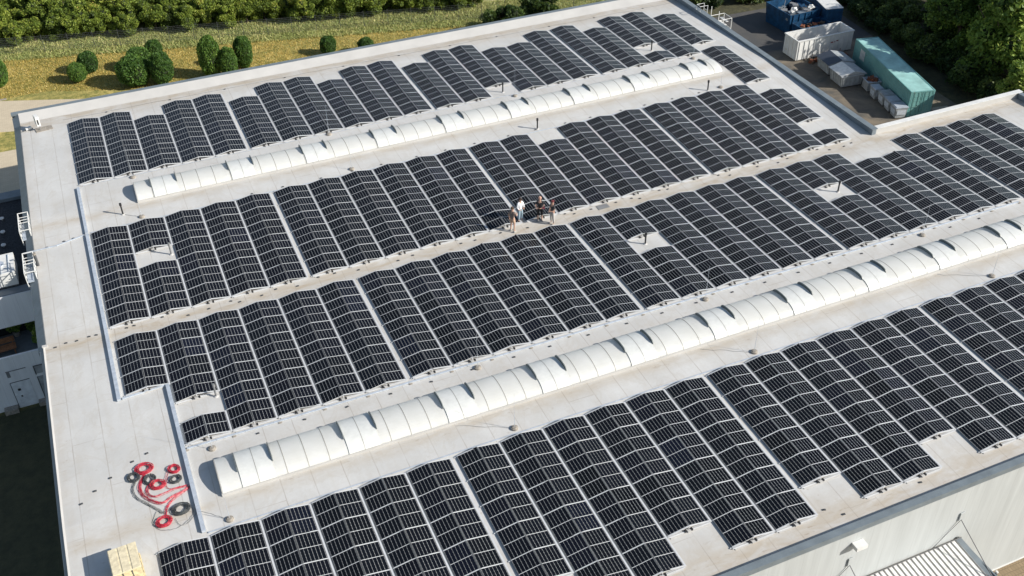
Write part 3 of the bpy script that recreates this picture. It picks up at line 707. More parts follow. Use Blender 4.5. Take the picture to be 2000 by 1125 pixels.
person(24.0,-11.05,zr(-11),R(-60),1.95,'person in yellow-grey top and tan shorts at the left of the group',cl('olive_top',(.20,.15,.13)),cl('tan_shorts',(.50,.34,.24)),.7,
       {'elR':(.24,.10,1.16),'wrR':(.12,.26,1.15),'haR':(.08,.32,1.16),'knL':(-.12,.03,.50),'anL':(-.16,.02,.08)}, cl('brown_hair',(.06,.035,.02)))
person(24.95,-10.15,zr(-10),R(200),1.86,'person in white shirt and pale jeans standing beside the panels',cl('white_shirt',(.72,.73,.76)),cl('pale_jeans',(.26,.35,.42)),1.8,
       {'elR':(.28,.02,1.14),'wrR':(.20,.14,1.0),'haR':(.15,.18,.98),'elL':(-.28,.02,1.14),'wrL':(-.20,.14,1.0),'haL':(-.15,.18,.98)}, cl('dark_hair',(.03,.02,.018)), short=False)
person(26.2,-10.6,zr(-10.6),R(150),1.88,'person in black shirt and shorts holding a red tablet',cl('black_shirt',(.015,.015,.018)),cl('black_shorts',(.012,.012,.014)),1.25,
       {'elR':(.28,.05,1.14),'wrR':(.2,.24,1.08),'haR':(.18,.31,1.09),'elL':(-.26,.04,1.14),'wrL':(-.12,.24,1.08),'haL':(-.08,.30,1.09)}, cl('bald_scalp',(.50,.30,.22)))
person(26.8,-11.3,zr(-11.3),R(100),1.86,'person with cap, dark vest and pale grey trousers at the right of the group',cl('dark_vest',(.05,.05,.055)),cl('grey_trousers',(.42,.40,.38)),1.85,
       {'elL':(-.28,.04,1.14),'wrL':(-.2,.24,1.1),'haL':(-.15,.30,1.12)}, cl('red_cap',(.14,.025,.03)))
b = MB(); b.box(-.11,-.08,0,.11,.08,.012); o = tag(b.obj('tablet', M['red']), 'small red tablet in the hand of the person in black', 'tablet'); o.location = (26.33,-10.93,1.17); o.rotation_euler = (R(25),0,R(60))

# ------------------------------------------------------------------ west side: annex, terrace, ladders
t = thing('annex', 'lower white annex with black gravel roof west of the warehouse', 'annex')
b = MB(); b.quad((-30,-1.2,-1.75),(-5.6,-1.2,-1.75),(-5.6,10.3,-1.75),(-30,10.3,-1.75)); b.obj('gravel_roof', M['gravel'], t)
b = MB(); b.box(-30,10.3,-2.2,-5.6,11.3,-1.5); b.box(-30,-1.9,-2.3,-5.6,-1.2,-1.6); b.obj('roof_parapet', M['coping_dark'], t)
b = MB(); b.box(-30,-1.98,-4.05,-5.58,-1.905,-1.66); b.obj('white_fascia', M['render_white'], t)
b = MB(); b.quad((-30,-.6,-5.6),(-5.6,-.6,-5.6),(-5.6,-.6,-4.0),(-30,-.6,-4.0)); b.obj('terrace_glazing', M['glass'], t)
b = MB(); b.box(-8.12,-.70,-5.6,-8.02,-.61,-4.05); b.box(-14,-.70,-5.6,-13.9,-.61,-4.05); b.obj('glazing_post', M['darkgrey'], t)
b = MB(); b.box(-30,11.0,G,-5.6,11.25,-2.2); b.obj('north_wall', M['render_white'], t)
b = MB(); b.quad((-30,-4.0,-5.6),(-5.6,-4.0,-5.6),(-5.6,-.6,-5.6),(-30,-.6,-5.6)); b.obj('terrace_floor', plain('terrace_floor', (.13,.15,.16), .8), t)
b = MB(); b.box(-30,-4.06,G-.2,-5.6,-3.9,-4.9); b.obj('terrace_wall', M['render_white'], t)
b = MB()
b.box(-9.12,-4.09,G,-7.9,-4.065,-7.0); d = b.obj('door', plain('door_grey', (.70,.73,.76), .5), t)
b = MB(); b.box(-9.13,-4.095,G,-9.09,-4.07,-6.98); b.box(-9.1,-4.095,-7.0,-7.9,-4.07,-6.96); b.obj('door_frame', M['darkgrey'], d)
b = MB(); b.box(-8.8,-4.12,-7.75,-8.62,-4.092,-7.57); b.box(-8.75,-4.12,-8.3,-8.65,-4.092,-8.18); b.obj('door_handle', M['black'], d)
b = MB(); b.box(-9.1,-4.08,-6.45,-7.9,-4.064,-6.0); w_ = b.obj('window', M['render_white'], t)
b = MB(); b.box(-9.12,-4.10,-6.04,-7.88,-4.082,-5.98); b.box(-9.1,-4.10,-6.5,-8.9,-4.082,-6.05); b.obj('window_frame', M['grey'], w_)
b = MB(); b.box(-7.4,-4.09,-6.75,-6.6,-4.064,-6.1); w_ = b.obj('window', M['skip'], t); b = MB(); b.box(-7.45,-4.12,-6.1,-6.55,-4.092,-6.05); b.box(-7.45,-4.12,-6.8,-7.39,-4.092,-6.1); b.obj('window_frame', M['darkgrey'], w_)
b = MB(); b.box(-7.4,-4.09,G,-6.6,-4.064,-7.0); d = b.obj('door', M['skip'], t); b = MB(); b.box(-7.44,-4.12,G,-7.39,-4.092,-7.0); b.obj('door_frame', M['darkgrey'], d)
b = MB(); b.box(-10.0,-4.55,G,-9.15,-4.07,G+.35); b.obj('door_step', M['stone'], t); b = MB(); b.box(-7.85,-4.5,G,-7.3,-4.07,G+.3); b.obj('door_step', M['stone'], t)
for k, (x, y) in enumerate([(-7.6,7.8),(-7.6,5.95),(-7.62,4.2)]):
    q = thing('roof_vent', f'small white dome vent on the black gravel roof, {ORD[k+1]} from the north', 'roof vent', (x, y, -1.75), 0, 'dome vents on the gravel roof')
    b = MB(); b.cyl((0,0,0),(0,0,.14),.07,n=10); b.obj('neck', M['grey'], q); b = MB(); b.cyl((0,0,.14),(0,0,.2),.17,.16,n=14); b.cyl((0,0,.2),(0,0,.27),.16,.05,n=14); b.obj('cap', M['white'], q)
q = thing('air_handling_unit', 'big white air handling unit on the black gravel roof', 'air handler', (-7.45,-.15,-1.6))
b = MB(); b.box(-1.9,-1.05,.15,.62,1.3,1.15); b.obj('casing', M['white'], q)
b = MB(); b.box(-1.8,-.95,1.15,-.4,1.2,1.2); b.obj('top_plate', M['white'], q)
b = MB(); b.cyl((-.25,.1,1.15),(-.25,.1,1.25),.3,n=16); b.cyl((.3,-.9,1.2),(.3,1.1,1.2),.03); b.obj('pipework', M['galv'], q)
for y in (-1.0, 1.1): b = MB(); b.box(-1.9,y,0,.6,y+.1,.15); b.obj('skid', M['darkgrey'], q)
q = thing('wooden_bench', 'slatted brown wooden bench on the shaded terrace', 'bench', (-9.35,-2.5,-5.6), R(5))
b = MB()
for k in range(6): b.box(-1.2,-.5+k*.12,.42,1.2,-.41+k*.12,.46)
b.obj('seat', M['bench'], q); b = MB()
for k in range(4): b.box(-1.2,.26,.5+k*.11,1.2,.29,.59+k*.11)
b.obj('backrest', M['bench'], q)
for x in (-1.05, 1.05):
    b = MB(); b.box(x-.04,-.5,0,x+.04,-.42,.42); b.obj('leg', M['bench'], q); b = MB(); b.box(x-.04,.2,0,x+.04,.26,.95); b.obj('leg', M['bench'], q)
def railing(x, y, lab, cage):
    q = thing('ladder_railing', lab, 'railing', (x, y, -.3), 0, 'ladder exits on the west roof edge')
    b = MB(); r = .028
    for sx in (0, .62):
        b.tube([(sx,0,.0),(sx,0,1.1),(sx,-2.3,1.1),(sx,-2.3,.0)], r, 6)
        b.tube([(sx,0,.6),(sx,-2.3,.6)], r*.8, 6)
        for k in (1,2,3): b.cyl((sx,-.58*k,.0),(sx,-.58*k,1.1),r*.8,n=6)
    for yy in (0,-2.3): b.cyl((0,yy,1.1),(.62,yy,1.1),r,n=6)
    for yy in (-.6,-.95,-1.3): b.cyl((0,yy,1.1),(.62,yy,1.1),r*.8,n=6)
    b.obj('handrails', M['white'], q)
    b = MB(); b.box(.02,-2.28,.32,.6,-1.3,.35)
    for k in range(7): b.box(.02,-1.2+.17*k,.32,.6,-1.16+.17*k,.35)
    b.obj('platform', M['galv'], q)
    if cage:
        b = MB(); zb = -5.2
        for sx in (.06,.5): b.cyl((sx,-2.4,.2),(sx,-2.4,zb),.022,n=6)
        for k in range(18): b.cyl((.06,-2.4,.1-.3*k),(.5,-2.4,.1-.3*k),.014,n=5)
        b.obj('ladder', M['white'], q); b = MB()
        for k in range(5):
            zz = -.6-k*.75; b.tube([(.06+.22-.36*math.cos(a), -2.42-.62*math.sin(a), zz) for a in [math.pi*j/8 for j in range(9)]], .014, 5)
        for a in (.6, 1.2, 1.57, 1.95, 2.55): b.cyl((.28-.36*math.cos(a), -2.42-.62*math.sin(a), -.5),(.28-.36*math.cos(a), -2.42-.62*math.sin(a), -3.7),.011,n=5)
        b.obj('safety_cage', M['galv'], q)
railing(-6.06, 3.75, 'white ladder-exit railing on the west roof edge, rear one of two', False)
railing(-6.02, -1.35, 'white ladder-exit railing with caged ladder, front one of two', True)

# ------------------------------------------------------------------ canopy and fittings on the south wall
q = thing('loading_canopy', 'white ribbed loading canopy hung on rods from the south wall', 'canopy', (29.2,-40.65,-4.35))
b = MB(); W_, D_, dz = 6.9, 2.6, -.22
nr = 24
for k in range(nr):
    x0 = k*W_/nr; x1 = x0+W_/nr*.62; x2 = x0+W_/nr*.74; x3 = x0+W_/nr*.9; x4 = (k+1)*W_/nr
    for xa, xb, za, zb, m in ((x0,x1,.06,.06,0),(x1,x2,.06,0,1),(x2,x3,0,0,1),(x3,x4,0,.06,0)):
        b.quad((xa,-D_,dz+za),(xb,-D_,dz+zb),(xb,-.02,zb),(xa,-.02,za), m)
b.obj('ribbed_roof', [plain('ribbed_white_sheet', (.70,.69,.66), .5), plain('rib_valley', (.33,.31,.28), .6)], q)
b = MB(); b.quad((W_,-D_,dz+.08),(W_+.34,-D_,dz+.08),(W_+.34,-.02,.08),(W_,-.02,.08)); b.box(W_+.30,-D_-.05,-.34,W_+.38,-.02,-.05); b.box(-.1,-D_-.12,-.42,W_+.4,-D_-.02,-.06)
b.obj('edge_beam', M['coping'], q)
b = MB(); b.cyl((-.1,-.05,.10),(W_+.35,-.05,.10),.03,n=6,m=0); b.cyl((W_+.1,-.03,.16),(W_+.1,-.06,.16),.1,n=8); b.obj('wall_flashing', M['darkgrey'], q)
for x in (-.2, 6.72): b = MB(); b.cyl((x,.02-.05,1.75),(x+.33 if x > 1 else x+.3,-D_,-.15),.025,n=6); b.cyl((x,-.05,1.75),(x-1.5,-.06,.12),.012,n=5); b.obj('tie_rod', M['darkgrey'], q)
for x in (-.2, 6.72): b = MB(); b.box(x-.14,-.05,1.7,x+.16,-.0,2.25); b.obj('wall_plate', M['siding'], q)
q = thing('wall_lamp', 'white box lamp on the south wall under the eave', 'wall lamp', (29.1,-40.63,-1.1))
b = MB(); b.box(-.32,-.42,0,.32,0,.24); b.obj('housing', M['white'], q); b = MB(); b.box(-.28,-.38,-.03,.28,-.04,0); b.obj('lamp_lens', M['vent'], q)
b = MB(); b.box(40.0,-40.66,G+.02,75,-40.625,G+.12); tag(b.obj('plinth_trim', M['white']), 'white trim strip along the foot of the south wall', 'trim')
q = thing('bollard', 'grey bollard beside the canopy corner at the wall foot', 'bollard', (39.75,-41.2,G)); b = MB(); b.cyl((0,0,0),(0,0,.9),.09,n=12); b.obj('post', M['coping'], q); b = MB(); b.cyl((0,0,.9),(0,0,.97),.1,.06,n=12); b.obj('cap', M['white'], q)

# ------------------------------------------------------------------ container yard
def gen_corr(b, x0, x1, y, z0, z1, axis, outward, per=.28, d=.045):
    n = int(abs(x1-x0)/per); prof = [(0,0),(.32,0),(.5,1),(.82,1),(1,0)]
    for k in range(n):
        for (a, i), (c, j) in zip(prof[:-1], prof[1:]):
            xa, xb = x0+(x1-x0)*(k+a)/n, x0+(x1-x0)*(k+c)/n; ya, yb = y+outward*d*i, y+outward*d*j
            if axis == 'x': b.quad((xa,ya,z0),(xb,yb,z0),(xb,yb,z1),(xa,ya,z1))
            else: b.quad((ya,xa,z0),(yb,xb,z0),(yb,xb,z1),(ya,xa,z1))
def teal_mat():
    t = NT('teal_container_paint'); o = t.obj(); n1 = t.noise(o, .9, 5, .6); n2 = t.noise(o, 5, 5, .7)
    c = t.mix(t.ramp(n1, [(.3,0),(.7,1)]), (.115,.29,.28), (.17,.36,.34)); c = t.mix(t.math('MULTIPLY', t.ramp(n2, [(.58,0),(.68,1)]), .75), c, (.17,.11,.06)); return t.base(c, .5)
M['teal'] = teal_mat()
q = thing('shipping_container', 'long teal shipping container with closed doors in the yard', 'container', (71.25, 3.35, G+.05), R(-13.8))
CW, CL, CH = 2.44, 12.3, 2.6
b = MB(); gen_corr(b, .15, CL-.1, .03, .15, CH-.1, 'y', 1); gen_corr(b, .15, CL-.1, CW-.03, .15, CH-.1, 'y', -1); gen_corr(b, .1, CW-.1, CL-.03, .15, CH-.1, 'x', -1); b.obj('side_walls', M['teal'], q)
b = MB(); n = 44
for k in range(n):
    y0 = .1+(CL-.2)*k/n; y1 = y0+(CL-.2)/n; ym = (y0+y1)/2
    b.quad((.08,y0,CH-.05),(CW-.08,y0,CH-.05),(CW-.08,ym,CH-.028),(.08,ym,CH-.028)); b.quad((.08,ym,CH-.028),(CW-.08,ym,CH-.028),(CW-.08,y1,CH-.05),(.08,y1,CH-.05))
b.obj('container_roof', plain('pale_teal_roof', (.30, .53, .50), .55, var=.18, sc=.8), q)  # roof sheet paler than the container walls
b = MB()
for x in (0, CW-.12):
    for y in (0, CL-.12): b.box(x,y,0,x+.12,y+.12,CH)
for x in (0.002, CW-.1): b.box(x,.12,CH-.1,x+.098,CL-.12,CH-.003); b.box(x,.12,0.002,x+.098,CL-.12,.15)
for y in (0.002, CL-.1): b.box(.12,y,CH-.12,CW-.12,y+.098,CH-.003); b.box(.12,y,.002,CW-.12,y+.098,.15)
b.obj('corner_frame', M['teal'], q)
for sx in (0, 1):
    x0 = .13+sx*1.1; b = MB(); b.box(x0,.03,.16,x0+1.07,.07,CH-.13)
    for k in range(5): b.box(x0+.04,.012,.2+k*.46,x0+1.03,.03,.2+k*.46+.07)
    for xx in (x0+.02, x0+.98): b.box(xx,.008,.17,xx+.07,.028,CH-.14)
    d = b.obj('door', M['teal'], q)
    for xx in (x0+.3, x0+.75):
        bb = MB(); bb.cyl((xx,-.015,.12),(xx,-.015,CH-.1),.02,n=8); bb.box(xx-.02,-.05,1.0,xx+.25*(1 if xx < x0+.5 else -1),-.03,1.04); bb.obj('lock_bar', plain('faded_teal_bar', (.22,.40,.36), .45), d)
b = MB()
for k in range(4): b.box(-.006,9.9+k*.26,1.1,-.003+.02,10.05+k*.26,2.15)
b.obj('marking', M['white'], q)
# open roll-off container
q = thing('rolloff_container', 'open-topped white roll-off container with scrap inside', 'roll-off container', (68.95, 17.9, G+.12), R(-1.0))
RW, RD, RH = 7.0, 2.35, 2.1
b = MB(); th = .06
b.box(0,0,0,RW,RD,.12); b.box(0,0,.12,RW,th,RH); b.box(0,RD-th,.12,RW,RD,RH); b.box(0,th,.12,th,RD-th,RH); b.box(RW-th,th,.12,RW,RD-th,RH); b.obj('tub', M['white'], q)
b = MB()
for k in range(11): b.box(.2+k*.62,-.07,.02,.27+k*.62,-.002,RH-.1); b.box(.2+k*.62,RD+.002,.02,.27+k*.62,RD+.07,RH-.1)
for k in range(4): b.box(-.07,.2+k*.6,.02,-.002,.27+k*.6,RH-.1)
b.obj('side_ribs', M['white'], q)
b = MB(); b.box(-.06,-.08,RH-.02,RW+.06,.08,RH+.08); b.box(-.06,RD-.08,RH-.02,RW+.06,RD+.08,RH+.08); b.box(-.06,.081,RH-.02,.08,RD-.081,RH+.08); b.box(RW-.08,.081,RH-.02,RW+.06,RD-.081,RH+.08); b.obj('top_rim', M['white'], q)
b = MB()
for x in (.5, RW-.7):
    for y in (.1, RD-.3): b.cyl((x,y,-.02),(x,y+.2,-.02),.10,n=10)
b.obj('rollers', M['darkgrey'], q)
b = MB(); b.box(4.2,-.012,1.2,4.8,-.003,1.33); b.box(4.9,-.012,1.28,5.2,-.003,1.4); b.obj('red_marking', M['rust_red'], q)
def junk(name, lab, cx, cy, z, sx, sy, n, mats, cat='scrap', size=.35):
    b = MB()
    for k in range(n):
        x, y = cx+random.uniform(-sx, sx), cy+random.uniform(-sy, sy); a, c, h = random.uniform(.3,1)*size, random.uniform(.2,1)*size, random.uniform(.1,.5)*size
        b.box(x-a, y-c, z, x+a, y+c, z+h*2+random.uniform(0,.2), random.randrange(len(mats)), rz=random.uniform(0,3))
        if k % 3 == 0: b.cyl((x,y,z+.1),(x+random.uniform(-.7,.7),y+random.uniform(-.5,.5),z+random.uniform(.2,.8)),.03,n=5,m=random.randrange(len(mats)))
    return tag(b.obj(name, mats), lab, cat)
junk('scrap_heap', 'red scrap and boards heaped in the white roll-off container', 70.2, 19.1, G+.3, .9, .7, 14, [M['rust_red'], M['rust'], M['wood']], size=.4)
b = MB(); b.box(69.9,18.6,G+1.35,71.2,18.95,G+1.42,rz=.4); tag(b.obj('plank', M['wood']), 'orange wooden board lying on the scrap in the white container', 'board')
# blue skips and truck
def open_skip(x, y, rz, w, d, h, mat, lab, name='blue_skip'):
    q = thing(name, lab, 'skip', (x, y, G+.06), rz, 'blue skips at the far end of the yard')
    b = MB(); t_ = .07; ins = .25
    def ring(z, e): return [(e,e*.4,z),(w-e,e*.4,z),(w-e,d-e*.4,z),(e,d-e*.4,z)]
    lo, hi = ring(0, ins), ring(h, 0); li, hi2 = ring(.1, ins+t_), ring(h, t_*1.5)
    for k in range(4):
        j = (k+1) % 4; b.quad(lo[k], lo[j], hi[j], hi[k]); b.quad(li[j], li[k], hi2[k], hi2[j]); b.quad(hi[k], hi[j], hi2[j], hi2[k])
    b.poly(li); b.poly(lo[::-1]); b.obj('tub', mat, q)
    b = MB()
    for k in range(5):
        f = (k+.5)/5; b.cyl((w*f,-.02,.15),(w*f,-.05,h-.05),.05,n=4)
    b.obj('side_ribs', mat, q)
    return q
open_skip(72.0,23.6,R(2),4.2,4.4,2.3,M['blue'],'large dark blue skip loaded with scrap, far end of yard')
junk('scrap_heap', 'mixed dark scrap heaped in the large blue skip', 74.0, 25.7, G+1.6, 1.6, 1.6, 34, [M['blue'], M['darkgrey'], M['grey'], M['coping_dark']], size=.5)
for k, (x, y, lab) in enumerate([(73.0,24.4,'white plastic sack on the blue skip, left one'),(75.1,24.2,'white plastic sack on the blue skip, right one'),(72.5,24.0,'small pale sack on the rim of the blue skip')]):
    b = MB(); r = .3 if k < 2 else .17
    for i in range(6):
        for j in range(8):
            def P(i, j): a, c = math.pi*i/6, 2*math.pi*j/8; rr = r*(1+.3*math.sin(3*a+5*c+k)); return (x+rr*math.sin(a)*math.cos(c)*1.3, y+rr*math.sin(a)*math.sin(c), G+2.6+rr*math.cos(a)*.8)
            b.quad(P(i,j), P(i+1,j), P(i+1,(j+1)%8), P(i,(j+1)%8))
    tag(b.obj('plastic_sack', M['white'], None, True), lab, 'sack', 'sacks on the blue skip')
open_skip(72.2,21.6,R(2),3.9,1.75,1.55,M['blue'],'small blue skip full of rusty scrap beside the white container')
junk('scrap_heap', 'rusty brown scrap filling the small blue skip', 74.2, 22.5, G+1.0, 1.5, .5, 22, [M['rust'], M['bark']], size=.32)
q = thing('ribbed_lid_trailer', 'tilted white ribbed cover panel standing behind the blue skips', 'cover panel', (76.0,22.6,G), R(-14))
b = MB(); b.box(0,0,1.2,1.9,4.6,2.7); b.obj('box_body', M['blue'], q)
b = MB()
for k in range(13): b.box(-.06,.1+k*.34,2.705,1.96,.1+k*.34+.27,2.76)
b.obj('ribbed_cover', M['white'], q)
b = MB()
for y in (.8, 3.8):
    for x in (.0,1.7): b.cyl((x,y,.45),(x+.25,y,.45),.45,n=16)
b.obj('wheels', M['wheel'], q); b = MB(); b.box(.2,.1,.8,1.7,4.5,1.2); b.obj('chassis', M['darkgrey'], q)
# closed skips with gabled lids
def lidded_skip(x, y, rz, w, d, h, lid, lab, dark=False):
    q = thing('lidded_skip', lab, 'skip', (x, y, G+.15), rz, 'grey lidded skips by the teal container')
    b = MB(); e = .22
    lo = [(e,.1,0),(w-e,.1,0),(w-e,d-.1,0),(e,d-.1,0)]; hi = [(0,0,h),(w,0,h),(w,d,h),(0,d,h)]
    for k in range(4): j = (k+1) % 4; b.quad(lo[k], lo[j], hi[j], hi[k])
    b.poly(lo[::-1]); b.obj('body', M['skip'], q)
    b = MB()
    for k in range(7): f = (k+.5)/7; b.cyl((e+(w-2*e)*f, .07,.05),(w*f,-.03,h-.03),.035,n=4)
    for k in range(5): f = (k+.5)/5; b.cyl((e-.02,.1+(d-.2)*f,.05),(-.03,d*f,h-.03),.035,n=4)
    b.obj('side_ribs', M['skip'], q)
    b = MB(); rg = .38; g0 = h
    b.quad((-.08,-.08,g0),(w*.5,-.08,g0+rg),(w*.5,d+.08,g0+rg),(-.08,d+.08,g0)); b.quad((w*.5,-.08,g0+rg),(w+.08,-.08,g0),(w+.08,d+.08,g0),(w*.5,d+.08,g0+rg),1)
    b.tri((-.06,-.07,g0),(w+.06,-.07,g0),(w*.5,-.07,g0+rg),1); b.tri((w+.06,d+.07,g0),(-.06,d+.07,g0),(w*.5,d+.07,g0+rg),1); b.quad((-.08,-.08,g0-.03),(-.08,d+.08,g0-.03),(w+.08,d+.08,g0-.03),(w+.08,-.08,g0-.03),1)
    b.obj('lid', [lid, M['skip']], q)
    b = MB(); b.box(-.085,-.085,g0-.09,w+.085,-.04,g0-.031); b.box(-.085,d+.04,g0-.09,w+.085,d+.085,g0-.031); b.obj('rim', M['galv'], q)
    for xx in (e+.15, w-e-.15):
        bb = MB(); bb.cyl((xx,.2,-.06),(xx,.3,-.06),.10,n=10); bb.obj('castor', M['wheel'], q)
lidded_skip(69.2,10.75,R(-6),2.7,2.3,1.25,plain('pale_lid',(.70,.69,.65),.45),'grey skip with pale gabled lid, front one of the pair')
lidded_skip(69.75,13.6,R(-8),2.9,2.4,1.15,plain('dark_lid',(.045,.055,.075),.5),'grey skip with dark blue gabled lid, rear one of the pair')
# bins
q = thing('scrap_bin', 'grey bin piled with rusty scrap between skips and small bins', 'bin', (71.2,9.1,G), R(-14))
b = MB(); b.box(0,0,.12,1.35,1.2,1.0); b.obj('body', M['skip'], q); b = MB(); b.box(-.05,-.05,1.0,1.4,.03,1.08); b.box(-.05,1.17,1.0,1.4,1.25,1.08); b.box(-.05,.031,1.0,.03,1.169,1.08); b.box(1.32,.031,1.0,1.4,1.169,1.08); b.obj('rim', M['galv'], q)
b = MB()
for x in (.1,1.1):
    for y in (.05,1.05): b.cyl((x,y,.06),(x+.08,y,.06),.06,n=8)
b.obj('castors', M['wheel'], q)
junk('scrap_heap', 'rusty scrap heaped on the grey bin by the teal container', 72.0, 9.5, G+.95, .35, .35, 9, [M['rust']], size=.26)
for k, (x, y, w, lab) in enumerate([(70.65,7.35,.85,'small pale grey wheelie container, rearmost of four'),(70.55,6.0,1.15,'grey wheelie container with dark gap under its lid, second of four'),(70.25,4.75,1.15,'grey wheelie container with light lid, third of four'),(69.95,3.45,1.2,'dented grey wheelie container, foremost of four')]):
    q = thing('wheelie_container', lab, 'waste bin', (x, y, G+.1), R(-13.8), 'four wheeled waste bins along the teal container')
    b = MB(); d = 1.15; h = 1.05
    lo = [(.1,.08,0),(w-.1,.08,0),(w-.1,d-.08,0),(.1,d-.08,0)]; hi = [(0,0,h),(w,0,h),(w,d,h),(0,d,h)]
    for a in range(4): j = (a+1) % 4; b.quad(lo[a], lo[j], hi[j], hi[a])
    b.poly(lo[::-1]); b.obj('body', M['skip'], q)
    b = MB(); b.box(.15,-.012,.35,w-.15,.02,.8); b.box(-.012,.2,.35,.02,d-.2,.8); b.obj('side_panel', M['galv'], q)
    b = MB(); b.box(-.04,-.04,h,w+.04,d+.04,h+.06); b.box(.05,.05,h+.06,w-.05,d-.05,h+.11); b.obj('lid', plain('bin_lid', (.36,.40,.45), .5) if k != 1 else M['skip'], q)
    for xx, yy in ((.15,.15),(w-.2,.15),(.15,d-.15),(w-.2,d-.15)):
        bb = MB(); bb.cyl((xx,yy,-.04),(xx+.06,yy,-.04),.06,n=8); bb.obj('castor', M['wheel'], q)
b = MB(); b.box(73.9,2.2,G+.02,75.9,3.3,G+.32,rz=R(-10)); b.box(74.0,2.3,G+.321,75.8,3.2,G+.36,rz=R(-10)); tag(b.obj('concrete_slab', M['stone']), 'pale slab lying behind the container beside the parapet', 'slab')
junk('machine_scrap', 'rusty machine frame and gears lying in front of white container', 70.5, 17.1, G+.02, .8, .3, 16, [M['rust'], M['bark']], size=.25)
junk('scrap_strip', 'row of red rusty parts between white container and grey skips', 73.4, 17.0, G+.02, 1.3, .45, 22, [M['rust_red'], M['rust'], M['darkgrey']], size=.28)
q = thing('hand_cart', 'white machine part with upright lever beside rusty frame', 'machine', (71.4,16.9,G))
b = MB(); b.box(-.1,-.25,.1,.5,.25,.75); b.cyl((.2,-.3,.3),(.2,.3,.3),.3,n=12); b.obj('housing', M['white'], q); b = MB(); b.cyl((-.2,0,.3),(-.35,.1,1.7),.07,n=8); b.cyl((-.35,.1,1.7),(-.35,.1,1.95),.11,n=8); b.obj('lever', M['white'], q)
# north-east corner: white scaffold stair and big bags
q = thing('scaffold_stair', 'white metal scaffold stair outside the northeast roof corner', 'stair', (58.2,19.5,G))
b = MB()
for x in (0,1.6,3.2):
    for y in (0,1.4): b.cyl((x,y,0),(x,y,6.6 if x < 3 else 5.6),.04,n=6)
for z in (1.5,3.0,4.5,5.6):
    b.cyl((0,0,z),(3.2,0,z),.03,n=6); b.cyl((0,1.4,z),(3.2,1.4,z),.03,n=6); b.cyl((3.2,0,z),(3.2,1.4,z),.03,n=6)
b.obj('frame', M['white'], q)
b = MB()
for k in range(16): b.box(.1+.17*k,.1,.3+.33*k,.35+.17*k,1.3,.34+.33*k)
b.obj('treads', M['white'], q)
for k, (x, y, z0) in enumerate([(56.6,20.6,0),(56.9,19.3,0),(57.0,18.2,0)]):
    b = MB(); b.box(x-.5,y-.5,G,x+.5,y+.5,G+1.0+.2*k,rz=.3*k); b.box(x-.4,y-.4,G+1.0+.2*k,x+.4,y+.4,G+1.15+.2*k,rz=.3*k+.2)
    tag(b.obj('bulk_bag', M['white']), f'white bulk bag outside the northeast corner, {ORD[k+1]} from the north', 'bulk bag', 'white bulk bags by the scaffold stair')
q = thing('roof_hatch_box', 'white ladder hook-over at the northeast end of the east parapet', 'ladder head', (54.1,14.3,.5))
b = MB(); b.tube([(-.3,-.3,0),(-.3,-.3,.5),(.5,-.3,.5),(.5,-.3,-3)],.03,6); b.tube([(-.3,.3,0),(-.3,.3,.5),(.5,.3,.5),(.5,.3,-3)],.03,6); b.cyl((-.3,-.3,.5),(-.3,.3,.5),.03,n=6); b.obj('handrails', M['white'], q)
b = MB(); [b.cyl((.5,-.3,-.2*k),(.5,.3,-.2*k),.02,n=5) for k in range(12)]; b.obj('rungs', M['white'], q)

# ------------------------------------------------------------------ vegetation
rng = np.random.default_rng(11)
def leaf_mesh(name, cent, size, tone, mat, core=None, core_mat=None, up=.3):
    n = len(cent); d = rng.normal(size=(n, 3)); d[:, 2] += up; d /= np.linalg.norm(d, axis=1)[:, None]
    a = np.cross(d, rng.normal(size=(n, 3))); a /= np.linalg.norm(a, axis=1)[:, None]; b = np.cross(d, a)
    s = (size*rng.uniform(.6, 1.3, n))[:, None]; a = a*s; b = b*s*.55
    V = np.stack([cent-a, cent-b*.9, cent+a, cent+b*.9], 1).reshape(-1, 3)
    nv = len(V); nf = n
    cv = []; cf = []
    if core is not None: cv, cf = core
    me = bpy.data.meshes.new(name); me.vertices.add(nv+len(cv))
    me.vertices.foreach_set('co', np.concatenate([V, np.array(cv).reshape(-1, 3)]).astype(np.float32).ravel() if len(cv) else V.astype(np.float32).ravel())
    loops = [np.arange(nv)]; tot = [np.full(n, 4)]
    if len(cf): loops.append(np.concatenate([np.array(f) for f in cf])+nv); tot.append(np.array([len(f) for f in cf]))
    loops = np.concatenate(loops).astype(np.int32); tot = np.concatenate(tot).astype(np.int32); st = np.concatenate([[0], np.cumsum(tot)[:-1]]).astype(np.int32)
    me.loops.add(len(loops)); me.loops.foreach_set('vertex_index', loops)
    me.polygons.add(len(tot)); me.polygons.foreach_set('loop_start', st); me.polygons.foreach_set('loop_total', tot)
    me.materials.append(mat); 
    if core_mat: me.materials.append(core_mat)
    mi = np.zeros(len(tot), np.int32); mi[n:] = 1; me.polygons.foreach_set('material_index', mi)
    at = me.attributes.new('tone', 'FLOAT', 'FACE'); tv = np.zeros(len(tot), np.float32); tv[:n] = tone; at.data.foreach_set('value', tv)
    me.update(calc_edges=True); me.validate(); return me
def sphere_core(centers, rad, seg=10):
    V = []; F = []
    for (cx, cy, cz), (rx, ry, rz_) in zip(centers, rad):
        k = len(V)
        for i in range(7):
            for j in range(seg):
                a, c = math.pi*i/6, 2*math.pi*j/seg; V.append((cx+rx*math.sin(a)*math.cos(c), cy+ry*math.sin(a)*math.sin(c), cz+rz_*math.cos(a)))
        for i in range(6):
            for j in range(seg): F.append((k+i*seg+j, k+(i+1)*seg+j, k+(i+1)*seg+(j+1)%seg, k+i*seg+(j+1)%seg))
    return V, F
